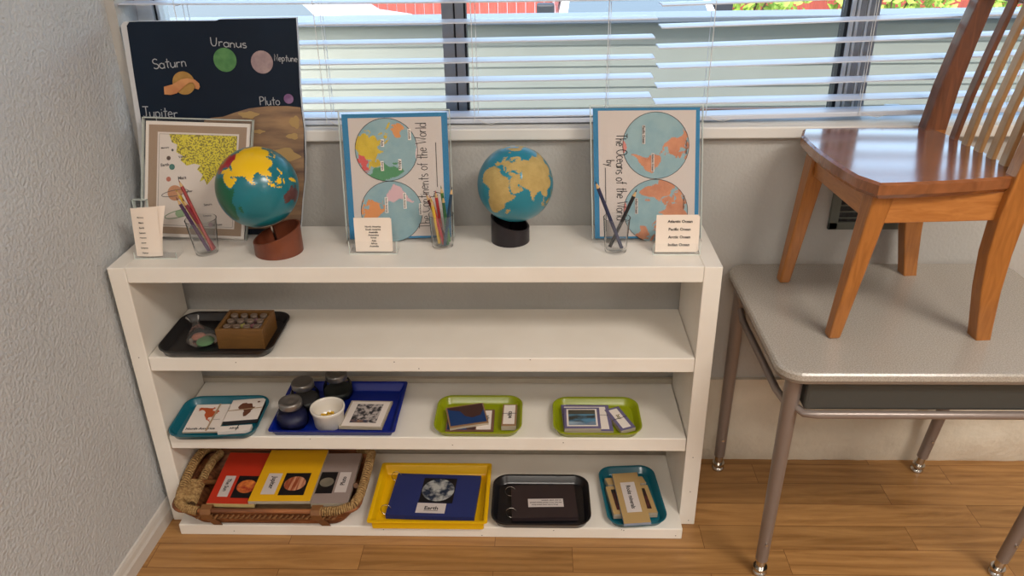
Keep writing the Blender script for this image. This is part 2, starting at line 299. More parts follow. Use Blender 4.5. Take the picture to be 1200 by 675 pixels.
M_yel = mat('yellow_tray_plastic', (236,186,6), .35)
M_black = mat('black_tray_plastic', (20,20,24), .3, coat=.3)
M_tbox = wood('box_wood', (104,72,36), (122,86,44), (3,20,20), .45, 6, .1)
M_wick = mat('wicker', (104,60,34), .6, c2=(160,100,58), ns=90, bump=.5, bs=160, scl=(.15,1,1))
M_braid = mat('wicker_braid', (106,68,36), .65, c2=(140,96,56), ns=120, bump=.6, bs=130)
M_rope = mat('seagrass_rope', (140,106,62), .75, c2=(184,150,98), ns=160, bump=.9, bs=240)
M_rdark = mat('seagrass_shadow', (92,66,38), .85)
M_strap = mat('rattan_strap', (116,76,44), .5, c2=(134,90,52), ns=40)

# ------------------------------------------------------------------ the room
WY = .02            # face of the wall under the window
def struct(mb, name, **k): return mb.build(name, None, kind='structure', **k)
def floor_mat():
    m = bpy.data.materials.new('oak_laminate'); m.use_nodes = True; nt = m.node_tree; n = nt.nodes; L = nt.links; b = n['Principled BSDF']
    b.inputs['Roughness'].default_value = .38
    tc = n.new('ShaderNodeTexCoord'); br = n.new('ShaderNodeTexBrick'); L.new(tc.outputs['Object'], br.inputs['Vector'])
    br.inputs['Scale'].default_value = 1; br.inputs['Brick Width'].default_value = .46; br.inputs['Row Height'].default_value = .072
    br.inputs['Mortar Size'].default_value = .0007; br.offset = .37; br.inputs['Mortar Smooth'].default_value = .2
    br.inputs['Color1'].default_value = (0,0,0,1); br.inputs['Color2'].default_value = (1,1,1,1); br.inputs['Mortar'].default_value = (.3,.3,.3,1)
    mp = n.new('ShaderNodeMapping'); mp.inputs['Scale'].default_value = (1.9, 19, 19); L.new(tc.outputs['Object'], mp.inputs[0])
    ad = n.new('ShaderNodeVectorMath'); ad.operation = 'MULTIPLY_ADD'; ad.inputs[1].default_value = (7,7,7); L.new(br.outputs['Color'], ad.inputs[0]); L.new(mp.outputs[0], ad.inputs[2])
    t = n.new('ShaderNodeTexNoise'); t.inputs['Scale'].default_value = 1.3; t.inputs['Detail'].default_value = 8; t.inputs['Roughness'].default_value = .62; t.inputs['Distortion'].default_value = 2.2; L.new(ad.outputs[0], t.inputs['Vector'])
    t2 = n.new('ShaderNodeTexWave'); t2.bands_direction = 'Y'; t2.inputs['Scale'].default_value = .6; t2.inputs['Distortion'].default_value = 14; t2.inputs['Detail'].default_value = 3; t2.inputs['Detail Scale'].default_value = .9; L.new(ad.outputs[0], t2.inputs['Vector'])
    mx = n.new('ShaderNodeMix'); mx.inputs[0].default_value = .14; L.new(t.outputs['Fac'], mx.inputs[2]); L.new(t2.outputs['Fac'], mx.inputs[3])
    r = n.new('ShaderNodeValToRGB'); r.color_ramp.elements[0].position = .25; r.color_ramp.elements[1].position = .72
    r.color_ramp.elements[0].color = lin((136,94,50)); r.color_ramp.elements[1].color = lin((182,136,82)); L.new(mx.outputs[0], r.inputs[0])
    hs = n.new('ShaderNodeHueSaturation'); mr = n.new('ShaderNodeMapRange'); mr.inputs[3].default_value = .88; mr.inputs[4].default_value = 1.08
    L.new(br.outputs['Color'], mr.inputs[0]); L.new(mr.outputs[0], hs.inputs['Value']); L.new(r.outputs[0], hs.inputs['Color'])
    mz = n.new('ShaderNodeMix'); mz.data_type = 'RGBA'; L.new(br.outputs['Fac'], mz.inputs[0]); L.new(hs.outputs[0], mz.inputs[6]); mz.inputs[7].default_value = lin((112,72,38))
    L.new(mz.outputs[2], b.inputs['Base Color']); return m
XR, YF, ZC = 5.2, -5.4, 2.62
struct(MB().box((-.4, YF-.15, -.05), (XR+.15, WY+.15, 0), floor_mat()), 'floor')
struct(MB().box((-.4, YF-.15, ZC), (XR+.15, WY+.2, ZC+.1), M_ceil), 'ceiling')
WX0, WX1, WZ0, WZ1 = .014, 3.4, .858, 2.1        # window opening
wb = MB()
for a, b in (((-.3, WY, 0), (XR, WY+.17, WZ0-.024)), ((-.3, WY, WZ0-.024), (WX0, WY+.17, ZC)), ((WX1, WY, WZ0-.024), (XR, WY+.17, ZC)), ((WX0, WY, WZ1), (WX1, WY+.17, ZC))):
    wb.box(a, b, M_wallb)
wb = struct(wb, 'wall_back')
# lower part of the wall: painted masonry with a shallow ledge
lo = MB()
xs = np.linspace(-.02, XR-.01, 260); rows = [(.0, .000), (.012, -.004), (.05, -.006), (.085, -.0075), (.095, -.003), (.14, -.0035), (.186, -.0035)]
V_ = []; 
for x in xs:
    for k, (z, d) in enumerate(rows):
        V_.append((x, WY+d+.0008*math.sin(x*37+k)+random.uniform(-.0009, .0009)-.0005, z+(0 if k in (0, 6) else .003*math.sin(x*21+k*2))))
F_ = [(i*7+k, (i+1)*7+k, (i+1)*7+k+1, i*7+k+1) for i in range(len(xs)-1) for k in range(6)]
lo.add(V_, F_, M_low, True); lo.box((-.02, WY-.010, .189), (XR-.01, WY+.002, .2445), M_low)
struct(lo, 'trim_1', label='painted masonry ledge along the foot of the back wall')
# left wall, very slightly out of square with the back wall
lw = MB(); a = [(-.005, WY+.0), (-.005-.042*5.4, YF), (-.5, YF), (-.5, WY)]
lw.hexa([(x, y, 0) for x, y in a], [(x, y, ZC) for x, y in a], M_wall); struct(lw, 'wall_left')
def wlx(y): return -.005+.042*(y-WY)
bb = MB(); prof = [(0, 0), (.011, 0), (.011, .030), (.008, .036), (.006, .046), (.0035, .052), (0, .054)]
bb.loft([[(wlx(y)+dx, y, z) for dx, z in prof] for y in (-.19, YF)], M_base); struct(bb, 'baseboard_left')
struct(MB().box((XR, YF-.15, 0), (XR+.15, WY+.17, ZC), M_wall), 'wall_right')
struct(MB().box((-.4, YF-.15, 0), (XR, YF, ZC), M_wall), 'wall_front')
# stool (inner sill) of the window
WB = .850
st = MB(); st.box((.016, -.001, WZ0-.024), (WX1, WY+.0, WZ0+.0005), M_sill); st.box((.016, WY, WZ0-.024), (WX1, WY+.062, WZ0), M_sill); st.box((.016, WY+.062, WZ0-.024), (WX1, WY+.165, WB), M_sill)
struct(st, 'trim_2', bevel=.003)
# window: frame, mullions, panes
GY = .125
win = bpy.data.objects.new('window_1', None); COL.objects.link(win); win.location = (WX0, GY, WZ0); WORG[win.name] = Vector((WX0, GY, WZ0)); win['kind'] = 'structure'
fr = MB(); fr.box((WX0, GY-.02, WB), (WX0+.034, GY+.03, WZ1), M_sill); fr.box((WX0+.034, GY-.012, WB), (WX0+.040, GY+.03, WZ1), M_blk); fr.box((WX0+.040, GY-.016, WB), (WX0+.046, GY+.03, WZ1), M_alul)
fr.box((WX1-.04, GY-.02, WB), (WX1, GY+.03, WZ1), M_alu); fr.box((WX0, GY-.02, WZ1-.03), (WX1, GY+.03, WZ1), M_alu)
fr.box((WX0, GY-.03, WB-.0), (WX1, GY+.03, WB+.005), M_alul)
fr.box((WX0+.046, GY-.004, WB+.005), (1.5, GY+.03, WB+.010), M_alu); fr.box((1.53, GY-.006, WB+.003), (WX1-.04, GY+.02, WB+.0095), M_alul); fr.box((1.53, GY-.004, WB+.0095), (WX1-.04, GY+.02, WB+.0135), M_blk)
fr.build('window_frame', win, bevel=.0015)
mu = MB(); mu.box((.648, GY-.020, WB+.005), (.672, GY+.02, WZ1), M_alu); mu.box((.672, GY-.013, WB+.005), (.6755, GY+.02, WZ1), M_blk); mu.box((.6755, GY-.018, WB+.005), (.693, GY+.02, WZ1), M_alu); mu.box((.693, GY-.012, WB+.005), (.697, GY+.02, WZ1), M_blk)
mu.build('meeting_rail', win)
mu = MB()
for x0, x1, d, m in ((1.470, 1.477, .012, M_blk), (1.477, 1.484, .02, M_alul), (1.484, 1.488, .015, M_alu), (1.488, 1.493, .022, M_alul), (1.493, 1.503, .024, M_alu), (1.503, 1.507, .018, M_alul), (1.507, 1.512, .024, M_alul), (1.512, 1.531, .026, M_alu)):
    mu.box((x0+.004, GY-d, WB+.005), (x1+.004, GY+.02, WZ1), m)
mu.build('mullion', win)
for x0, x1 in ((WX0+.046, .648), (.697, 1.473), (1.536, WX1-.04)):
    MB().box((x0, GY+.004, WB+.01), (x1, GY+.007, WZ1-.03), M_glass).build('pane', win)
cl = MB().box((1.590, GY-.010, WB+.014), (1.622, GY+.003, WB+.022), M_alu); cl.build('latch', win, bevel=.002)
for x0, x1, dz, lab in ((.072, 1.0, 0, 'brown wooden security rod lying in the left window track'), (1.06, 1.462, 0, 'brown wooden security rod in the window track behind the right blind')):
    d = MB(); d.box((x0, GY-.024, WB+.0055), (x1, GY-.006, WB+.0195), M_dowel); d.build('wooden_rod', None, bevel=.002, label=lab, cat='rod')

# ------------------------------------------------------------------ window blinds
def blind(x0, x1, zl, zr, railz, cords, label):
    """zl / zr: heights of the slats at the left and right end"""
    t = thing('window_blind', (x0, WY+.03, railz[0]), label, 'blind', None)
    y0, y1 = .027, .077
    sl = MB()
    for i, (a, b) in enumerate(zip(zl, zr)):
        e = .0015*math.sin(i*2.3); r = []
        N = 14
        for k in range(N+1):
            f = k/N; x = x0+e+(x1-x0)*f; z = a+(b-a)*f-.0025*math.sin(PI*f); q = .0012
            r.append([(x, y0, z-q), (x, y0, z+q), (x, (y0+y1)/2, z+q+.0010), (x, y1, z+q), (x, y1, z-q), (x, (y0+y1)/2, z-q+.0010)])
        sl.loft(r, M_slat)
    sl.build('slats', t)
    rl = MB(); a, b = railz
    rl.hexa([(x0, y0+.002, a-.004), (x1, y0+.002, b-.004), (x1, y1-.002, b-.004), (x0, y1-.002, a-.004)], [(x0, y0+.002, a+.006), (x1, y0+.002, b+.006), (x1, y1-.002, b+.006), (x0, y1-.002, a+.006)], M_slat)
    rl.build('bottom_rail', t, bevel=.002)
    hr = MB().box((x0, y0-.005, WZ1-.05), (x1, y1+.005, WZ1-.002), M_slat); hr.build('head_rail', t, bevel=.002)
    for x in cords:
        c = MB(); f = (x-x0)/(x1-x0); zb = a+(b-a)*f
        for dy, dx in ((y0-.0015, 0), (y1+.0015, .004), ((y0+y1)/2, .006)):
            c.tube([(x+dx, dy, zb), (x+dx, dy, WZ1-.05)], .0007, M_cord, 5)
        for za, zb2 in zip(zl, zr):
            z = za+(zb2-za)*f-.004; c.tube([(x, y0-.001, z), (x+.006, y1, z-.001)], .0006, M_cord, 4)
        c.tube([(x+.008, y0-.002, zb+.006), (x+.02, y0-.012, zb+.001), (x+.035, y0-.010, zb-.002), (x+.05, y0-.013, zb+.004)], .0008, M_cord, 5)
        c.build('lift_cord', t)
    return t
zl = [1.107-.0005, 1.064, 1.025, .9865, .947, .908, .878]; zr = [1.103, 1.0665, 1.030, .9905, .952, .913, .8785]
for k in range(1, 24): zl.append(1.107+.0405*k); zr.append(1.103+.0405*k)
blind(.018, 1.079, zl, zr, (.8645, .8665), (.13, .405, .715, .985), 'left white window blind behind the two globes, slats open flat')
zl = [1.0895, 1.048, 1.009, .970, .931, .898]; zr = [1.126, 1.084, 1.045, 1.006, .965, .922]
for k in range(1, 24): zl.append(1.0895+.0405*k); zr.append(1.126+.0398*k)
blind(1.088, 2.25, [z+.001 for z in zl], zr, (.866, .889), (1.19, 1.50, 1.80, 2.1), 'right white window blind behind the wooden chair, slats rising slightly to the right')

# ------------------------------------------------------------------ outdoors
M_conc = mat('yard_concrete', (176,174,168), .85, c2=(160,158,152), ns=2)
M_asph = mat('parking_asphalt', (150,150,150), .9, c2=(132,132,134), ns=6)
M_side = mat('siding_paint', (168,170,160), .75, c2=(162,164,154), ns=3)
M_capm = mat('wall_cap', (120,128,138), .5)
M_red = mat('red_fence', (172,84,70), .8, c2=(150,70,60), ns=12, scl=(6,6,.3))
M_leaf = mat('leaf_green', (120,160,60), .7, c2=(170,190,80), ns=8)
M_bark = mat('bark', (90,70,55), .9)
M_carw = mat('car_white', (235,236,238), .25, coat=.5); M_carb = mat('car_silver_blue', (196,204,212), .25, coat=.5)
M_wind = mat('windscreen', (92,104,112), .12); M_tyre = mat('tyre', (30,30,32), .8); M_trimc = mat('dark_plastic', (40,42,46), .5)
struct(MB().box((-8, WY+.17, -.12), (12, 1.62, -.02), M_conc), 'floor_2', label='pale concrete path outside the window')
struct(MB().box((-18, 1.62, -1.1), (22, 40, -1.0), M_asph), 'floor_3', label='sunlit parking ground below the yard wall')
YW = thing('yard_wall', (1.5, 1.55, -1.0), 'long low pale wall of lapped boards just outside the window', 'wall')
pw = MB()
for k in range(11):
    z = -.02+k*.079; pw.hexa([(-6,1.5085,z),(9,1.5085,z),(9,1.6,z),(-6,1.6,z)], [(-6,1.512,z+.079),(9,1.512,z+.079),(9,1.6,z+.079),(-6,1.6,z+.079)], M_side)
pw.box((-6,1.505,-1.0), (9,1.6,-.02), M_side)
pw.build('lapped_boards', YW)
cp = MB().box((-6, 1.47, .851), (9, 1.63, .872), M_capm); cp.build('wall_cap', YW, bevel=.004)
fe = MB(); x = -5
while x < 3.2: fe.box((x, 11.5, -1.0), (x+.135, 11.53, .9), M_red); x += .145
for z in (-.7, 0, .6): fe.box((-5, 11.53, z), (3.2, 11.57, z+.09), M_red)
fe.build('red_fence', None, label='red vertical board fence across the car park, seen above the pale wall', cat='fence')
fe = MB(); fe.box((3.4, 12.5, -1.0), (9.5, 12.7, 1.4), M_red)
fe.build('brick_wall', None, label='reddish brick wall behind the green bushes at the right', cat='wall')
def car(x, y, rot, paint, label, s=1.0):
    """length along local x, nose at -x"""
    t = thing('parked_car', (x, y, -1.0), label, 'car', None); c, d = math.cos(rot), math.sin(rot)
    def W(p): return (x+s*(p[0]*c-p[1]*d), y+s*(p[0]*d+p[1]*c), -1.0+s*p[2])
    side = [(-2.2,.35),(-2.25,.6),(-2.15,.78),(-1.1,.98),(-.35,1.42),(.1,1.5),(1.1,1.48),(1.75,1.05),(2.15,.98),(2.25,.6),(2.2,.35)]
    b = MB(); rings = []
    for yy, k in ((-.9,.0),(-.86,.02),(-.4,.03),(.4,.03),(.86,.02),(.9,.0)):
        rings.append([W((px*(1 if abs(yy) < .88 else .985), yy*(1-.16*max(0, pz-.95)/.5), pz)) for px, pz in side])
    b.loft(rings, paint, smooth=False); b.build('body', t, bevel=.03)
    g = MB(); e = .012
    g.add([W((-1.02,-.78,1.03)), W((-1.02,.78,1.03)), W((-.42,.7,1.40)), W((-.42,-.7,1.40))], [(0,1,2,3)], M_wind)
    for v in g.v[:]: pass
    g.v = [(v[0], v[1], v[2]+.02) for v in g.v]; g.build('windscreen', t)
    for sy in (-1, 1):
        g = MB(); g.add([W((-.85,sy*.895,1.03)), W((1.4,sy*.895,1.03)), W((1.0,sy*.815,1.42)), W((-.3,sy*.815,1.40))], [(0,1,2,3)], M_wind); g.build('side_window', t)
        m_ = MB(); m_.box((-.12,-.1,-.07), (.08,.1,.07), M_trimc, Matrix.Translation(Vector(W((-.75, sy*1.0, 1.08))))); m_.build('wing_mirror', t, bevel=.02)
    for wx in (-1.4, 1.4):
        for sy in (-1, 1):
            wv = MB(); p0 = Vector(W((wx, sy*.68, .33))); p1 = Vector(W((wx, sy*.92, .33))); wv.tube([p0, p1], .33*s, M_tyre, 20); wv.tube([p1, p1+(p1-p0)*.03], .2*s, M_chrome, 16); wv.build('wheel', t)
car(-2.7, 7.4, .12, M_carb, 'pale blue car parked beyond the low wall at the far left')
car(1.95, 8.7, PI/2, M_carw, 'white car parked beyond the low wall, middle of the window')
def bush(x, y, r, label, grp):
    t = thing('bush', (x, y, -1.0), label, 'bush', grp); f = MB()
    for k in range(750):
        a = random.uniform(0, 2*PI); b = math.acos(random.uniform(-.6, 1)); q = r*random.uniform(.55, 1)
        p = Vector((x+q*math.sin(b)*math.cos(a), y+q*math.sin(b)*math.sin(a), -1.0+r*.9+q*math.cos(b))); u = Vector((random.gauss(0,1), random.gauss(0,1), random.gauss(0,1))).normalized()*.085; v = u.orthogonal().normalized()*.05
        f.add([p-u, p+v, p+u, p-v], [(0,1,2,3)], M_leaf)
    f.build('foliage', t); s_ = MB()
    for k in range(5): a = k*1.25; s_.tube([(x, y, -1.0), (x+.4*r*math.cos(a), y+.4*r*math.sin(a), -1.0+r)], [.03, .012], M_bark, 6)
    s_.build('stem', t)
bush(3.9, 10.9, .9, 'rounded green bush beyond the wall, left of the thick window mullion', None)
bush(6.1, 11.0, .9, 'rounded green bush beyond the wall, right of the thick window mullion', None)
bush(8.2, 11.0, .85, 'green bush at the far right, seen behind the chair back', None)

# ------------------------------------------------------------------ ceiling fixtures (behind the camera)
M_dif = bpy.data.materials.new('lamp_diffuser'); M_dif.use_nodes = True; _b = M_dif.node_tree.nodes['Principled BSDF']; _b.inputs['Emission Color'].default_value = (1, .92, .8, 1); _b.inputs['Emission Strength'].default_value = 3
LAB = ['ceiling light panel nearest the window', 'ceiling light panel behind the camera on the left', 'ceiling light panel in the far right of the room']
for ((x, y), e, c), lab in zip(LAMPS, LAB):
    t = thing('ceiling_light', (x, y, ZC), lab, 'light'); MB().box((x-.62, y-.32, ZC-.05), (x+.62, y+.32, ZC-.002), M_alul).build('housing', t, bevel=.004)
    MB().box((x-.58, y-.28, ZC-.056), (x+.58, y+.28, ZC-.051), M_dif).build('diffuser', t)
    ld = bpy.data.lights.new('panel_light', 'AREA'); ld.shape = 'RECTANGLE'; ld.size = 1.16; ld.size_y = .56; ld.energy = e; ld.color = c
    lo_ = bpy.data.objects.new('panel_light', ld); COL.objects.link(lo_); lo_.parent = t; lo_.location = (0, 0, -.062)

# ------------------------------------------------------------------ the white shelf unit
SH, D, T, TP, W = .6456, .2144, .0339, .0355, 1.2
Z1, Z2, Z3 = .4408, .2398, .0293
t = thing('shelf_unit', (.6, -.1, 0), 'low white painted wooden shelf unit with three open shelves under the window', 'shelf')
for x in (0, W-TP):
    sp = MB(); sp.box((x, -D, 0), (x+TP, 0, SH-.0008), M_white); sp.build('side_panel', t, bevel=.0018)
b = MB(); b.box((TP+.0003, -D+.0003, SH-T), (W-TP-.0003, 0, SH), M_white); b.build('top_board', t, bevel=.0018)
for z, e, y0 in ((Z1, .0012, -D), (Z2, .003, -D)):
    b = MB(); b.box((TP+e, y0, z-T), (W-TP-e*.5, 0, z), M_white); b.build('shelf_board', t, bevel=.0022)
b = MB(); b.box((TP+.0005, -.2608, 0.0), (W-TP-.0003, -.002, Z3), M_white); b.build('bottom_board', t, bevel=.0022)

M_nick = mat('paint_chip', (70,58,48), .8)
for nm, y, pts in (('nail_mark', -D-.0002, ((.22,Z1-.012),(.55,Z1-.010),(.60,Z1-.026),(.83,Z1-.004),(.35,Z2-.006),(.66,Z2-.020),(.90,Z2-.012),(1.181,.19),(1.183,.095),(1.186,.012),(.018,.44))), ('nail_mark', -.2610, ((.16,.012),(.50,.020),(.72,.006),(.88,.022),(1.03,.026),(1.035,.024),(1.15,.010)))):
    b = MB(); sh = Sheet(b, (0, y, 0), (1,0,0), (0,0,1))
    for u, v in pts: sh.disc(u, v, .0014, M_nick, 0, .0010, 8)
    b.build(nm, t)['kind'] = 'stuff'

# ------------------------------------------------------------------ student desk
DZ = .55
t = thing('student_desk', (1.565, -.21, 0), 'grey metal student desk with speckled laminate top, standing against the wall under the chair', 'desk')
dx0, dx1, dy0, dy1 = 1.262, 1.87, -.443, .008
b = MB(); cx, cy, ww, hh = (dx0+dx1)/2, (dy0+dy1)/2, dx1-dx0, dy1-dy0
b.loft([rrect(cx, cy, ww-.004, hh-.004, .04, 0, DZ-.018, 8), rrect(cx, cy, ww, hh, .042, 0, DZ-.014, 8), rrect(cx, cy, ww, hh, .042, 0, DZ-.004, 8), rrect(cx, cy, ww-.006, hh-.006, .04, 0, DZ-.0006, 8), rrect(cx, cy, ww-.016, hh-.016, .036, 0, DZ, 8)], M_dtop)
b.build('desk_top', t)
b = MB(); b.loft([rrect(cx, cy, ww-.001, hh-.001, .0418, 0, DZ-.0205, 8), rrect(cx, cy, ww-.001, hh-.001, .0418, 0, DZ-.016, 8)], M_dedge); b.build('edge_band', t)
legs = [((1.311,-.356), (1.297,-.408)), ((1.800,-.351), (1.833,-.408)), ((1.292,-.018), (1.288,-.045)), ((1.777,-.020), (1.833,-.045))]
for (fx, fy), (tx, ty) in legs:
    P0 = Vector((fx, fy, 0)); P1 = Vector((tx, ty, DZ-.021)); q = lambda f: P0+(P1-P0)*f
    lg = MB(); lg.tube([q(.085), q(1)], [.0125, .0155], M_steel, 18); lo_ = lg.build('leg', t)
    g = MB(); g.tube([q(.03), q(.09)], .0098, M_chrome, 16); g.tube([q(.028), q(.042)], .0145, M_chrome, 16); g.tube([q(.018), q(.030)], .009, M_blk, 12); g.tube([q(0), q(.012), q(.02)], [.0135, .015, .009], M_chrome, 16); g.build('glide', lo_)
    h = MB(); p = q(.19)+Vector((0, -.0125, 0)); h.tube([p, p+Vector((0, -.0035, 0))], .0035, M_chrome, 10); h.build('adjusting_screw', lo_)
b = MB(); b.box((1.316, -.424, .462), (1.822, -.05, DZ-.022), M_box); b.build('book_box', t, bevel=.006)
def rail(p): 
    m_ = MB(); m_.tube(p, .0075, M_steel, 12); m_.build('rail', t)
rail([(1.305,-.40,.458), (1.318,-.424,.456), (1.34,-.428,.456), (1.80,-.428,.456), (1.815,-.424,.456), (1.822,-.40,.458)])
rail([(1.288,-.036,.495), (1.289,-.050,.470), (1.290,-.080,.452), (1.2955,-.33,.444), (1.300,-.394,.450)])
rail([(1.833,-.036,.495), (1.833,-.050,.470), (1.832,-.080,.452), (1.828,-.33,.444), (1.824,-.394,.450)])
b = MB(); b.tube([(1.289,-.05,.505), (1.833,-.05,.505)], .0075, M_steel, 12); b.build('rail', t)

# ------------------------------------------------------------------ wooden child's chair on the desk
CO = Vector((1.374, -.196, DZ)); ca = math.radians(4); cxv = Vector((math.cos(ca), math.sin(ca), 0)); cyv = Vector((-math.sin(ca), math.cos(ca), 0))
def CW(a, s, z): return CO+cxv*a+cyv*s+Vector((0, 0, z))
t = thing('wooden_chair', CW(.13, 0, 0), "child's brown wooden chair with a slatted back, standing on top of the grey desk", 'chair')
SZ = .312                                                   # seat top above the desk
def seat_ring(z, ins=0):
    ps = []
    def add(a, s): ps.append((a, s))
    hw, hr, dp = .168-ins, .150-ins, .262-ins
    for k in range(9): s = -hw+2*hw*k/8; add(.0+ins-.016*(1-(s/hw)**2)+(.012 if k in (0, 8) else 0), s)      # bowed front
    for k in range(1, 7): f = k/6; add(.012+(dp-.012)*f, hw+(hr-hw)*f+.006*math.sin(PI*f))
    for k in range(1, 8): s = hr-2*hr*k/8; add(dp+.012*(1-(s/hr)**2), s)
    for k in range(0, 6): f = 1-k/6; add(.012+(dp-.012)*f, -(hw+(hr-hw)*f+.006*math.sin(PI*f)))
    return [CW(a, s, z) for a, s in ps]
b = MB(); b.loft([seat_ring(SZ-.028, .006), seat_ring(SZ-.02, 0), seat_ring(SZ-.004, 0), seat_ring(SZ, .004)], M_cseat); b.build('seat', t)
def bar(name, p, q, w0, w1, h0, h1, m, bev=.004, side=None):
    """rectangular tapering bar from p to q; w across (chair sideways), h fore-aft"""
    p, q = Vector(p), Vector(q); mb = MB()
    mb.hexa([p+cyv*sx*w0/2+cxv*sy*h0/2 for sx, sy in ((-1,-1),(1,-1),(1,1),(-1,1))], [q+cyv*sx*w1/2+cxv*sy*h1/2 for sx, sy in ((-1,-1),(1,-1),(1,1),(-1,1))], m)
    return mb.build(name, t, bevel=bev)
for s in (-1, 1): bar('front_leg', CW(-.004+(.010 if s < 0 else 0), s*.117, 0), CW(.036, s*.128, SZ-.028), .024, .040, .022, .036, M_cw)
for s in (-1, 1):
    prof = [(.271, 0, .028), (.267, .03, .030), (.258, .10, .037), (.254, .17, .043), (.256, .24, .046), (.262, SZ, .043), (.273, SZ+.08, .039), (.290, SZ+.16, .035), (.312, SZ+.25, .032), (.345, SZ+.36, .026)]
    rings = []
    for a, z, h in prof:
        ss = s*(.136+.010*min(1, z/.3)+.012*max(0, z-.3)/.3); wd = .031
        rings.append([CW(a+dx*h/2, ss+dy*wd/2, z) for dx, dy in ((-1,-1),(1,-1),(1,1),(-1,1))])
    lowr, upr = rings[:6], rings[5:]
    m_ = MB(); m_.loft(lowr, M_cw); m_.build('rear_leg', t, bevel=.003)
    m_ = MB(); m_.loft(upr, M_cpost if s > 0 else M_cw); m_.build('back_post', t, bevel=.003)
def apron(p0, p1, th):
    m_ = MB(); p0, p1 = Vector(p0), Vector(p1); n_ = (p1-p0).cross(Vector((0,0,1))).normalized()*th/2
    m_.hexa([p0-n_, p1-n_, p1+n_, p0+n_], [v+Vector((0,0,.052)) for v in (p0-n_, p1-n_, p1+n_, p0+n_)], M_cwl); m_.build('apron', t, bevel=.002)
za = SZ-.028-.052
for s in (-1, 1): apron(CW(.045, s*.136, za), CW(.245, s*.138, za), .016)
apron(CW(.030, -.112, za), CW(.030, .112, za), .016); apron(CW(.252, -.125, za), CW(.252, .125, za), .016)
for k in range(5):
    s = (.070, .030, -.010, -.051, -.091)[k]; f = 1-(s/.15)**2; a0 = .254+.006*f; cols = [M_cpost, M_spl, M_spl, M_spl, M_spl]  # first slat in the back wood, the rest in the painted-lit tone
    m_ = MB(); rings = []
    for a, z in ((a0, SZ-.003), (a0+.013, SZ+.08), (a0+.030, SZ+.16), (a0+.052, SZ+.25)):
        rings.append([CW(a+dx*.0045+.004, s*(1+.10*(z-SZ))+dy*.0098, z) for dx, dy in ((-1,-1),(1,-1),(1,1),(-1,1))])
    m_.loft(rings, cols[k]); m_.build('back_slat', t, bevel=.002)
m_ = MB(); rings = []
for k in range(13):
    s = -.142+.284*k/12; f = 1-(s/.142)**2; rings.append([CW(.300+.016*f+da, s, SZ+.243+dz) for da, dz in ((0,0),(.02,0),(.042,.08),(.022,.08))])
m_.loft(rings, M_cpost); m_.build('top_rail', t, bevel=.004)

# ------------------------------------------------------------------ wall vent
M_vent = mat('vent_paint', (104,108,100), .5); M_vin = mat('vent_inside', (26,27,30), .8, c2=(60,62,64), ns=60)
t = thing('wall_vent', (1.56, WY, .627), 'small grey-green metal vent set in the wall, seen between the chair legs', 'vent')
b = MB(); x0, x1, z0, z1 = 1.473, 1.66, .627, .745
for a, c in (((x0, z0), (x1, z0+.018)), ((x0, z1-.018), (x1, z1)), ((x0, z0), (x0+.020, z1)), ((x1-.020, z0), (x1, z1))): b.box((a[0], WY-.007, a[1]), (c[0], WY+.001, c[1]), M_vent)
b.build('frame', t, bevel=.002); MB().box((x0+.018, WY-.0015, z0+.016), (x1-.018, WY+.001, z1-.016), M_vin).build('grille_recess', t)
b = MB()
for k in range(6): z = z0+.025+k*.014; b.box((x0+.02, WY-.004, z), (x1-.02, WY-.0015, z+.003), M_vent)
b.build('louvres', t)

# ------------------------------------------------------------------ planets board
t = thing('planet_board', (.2, -.04, SH), 'tall black painted board with chalk planet names and painted planets, leaning on the window', 'board')
k = .15; TH = .012
def BP(u, z, l=0):                                           # a point of the board front: u across, z up
    n_ = Vector((0, -1, -k)).normalized(); return Vector((u, -.052+k*(z-SH), z))+Vector((0, -1, -0))*l-Vector((0, 0, k))*0*l
out = [(.014, .650), (.338, .647), (.344, .671), (.352, .72), (.361, .764), (.366, .81), (.3695, .868), (.3675, .90), (.368, .952), (.3695, .98), (.3715, 1.03), (.373, 1.0785), (.22, 1.0775), (.213, 1.075), (.06, 1.0755), (.040, 1.075), (.034, 1.068), (.0335, .971), (.0345, .871), (.024, .75)]
b = MB(); b.add([BP(u, z) for u, z in out], [tuple(range(len(out)))], M_board)
n = len(out); back = [(u-(.011+.0015*math.sin(z*90) if u < .05 else 0), z) for u, z in out]
b.add([BP(u, z)+Vector((0, .0006, 0)) for u, z in back]+[BP(u, z)+Vector((0, TH, 0)) for u, z in back], [(i, n+i, n+(i+1) % n, (i+1) % n) for i in range(n)]+[tuple(range(2*n-1, n-1, -1)), tuple(range(n))], M_foam)
bd = b.build('panel', t)
Ut = Vector((1, 0, 0)); Vt = Vector((0, k, 1)).normalized(); vz = 1/Vt.z
b = MB(); sh = Sheet(b, BP(0, SH), Ut, Vt); V = lambda z: (z-SH)*vz
M_pjup = mat('painted_jupiter', (104,82,72), .7, c2=(166,134,100), ns=9, nd=5, scl=(1.2,1,6), ramp=(.3,.7)); M_pj2 = mat('painted_jupiter_spots', (176,146,96), .7)
jp = [(.180,.890), (.205,.892), (.23,.900), (.26,.908), (.30,.912), (.34,.912), (.366,.909), (.3685,.868), (.360,.764), (.343,.671), (.337,.66), (.20,.66), (.17,.75), (.16,.85), (.165,.885)]
sh.poly([(u, V(z)) for u, z in jp], M_pjup, .0008)
for (u, z, r, r2) in ((.258,.895,.020,.007), (.352,.880,.010,.012), (.32,.815,.036,.013), (.345,.852,.012,.006), (.275,.862,.012,.004)):
    sh.poly([(u+r*math.cos(a)*(1+.25*math.sin(3*a+u*50)), V(z)+r2*math.sin(a)*(1+.2*math.cos(5*a))) for a in [2*PI*q/22 for q in range(22)]], M_pj2, .0014)
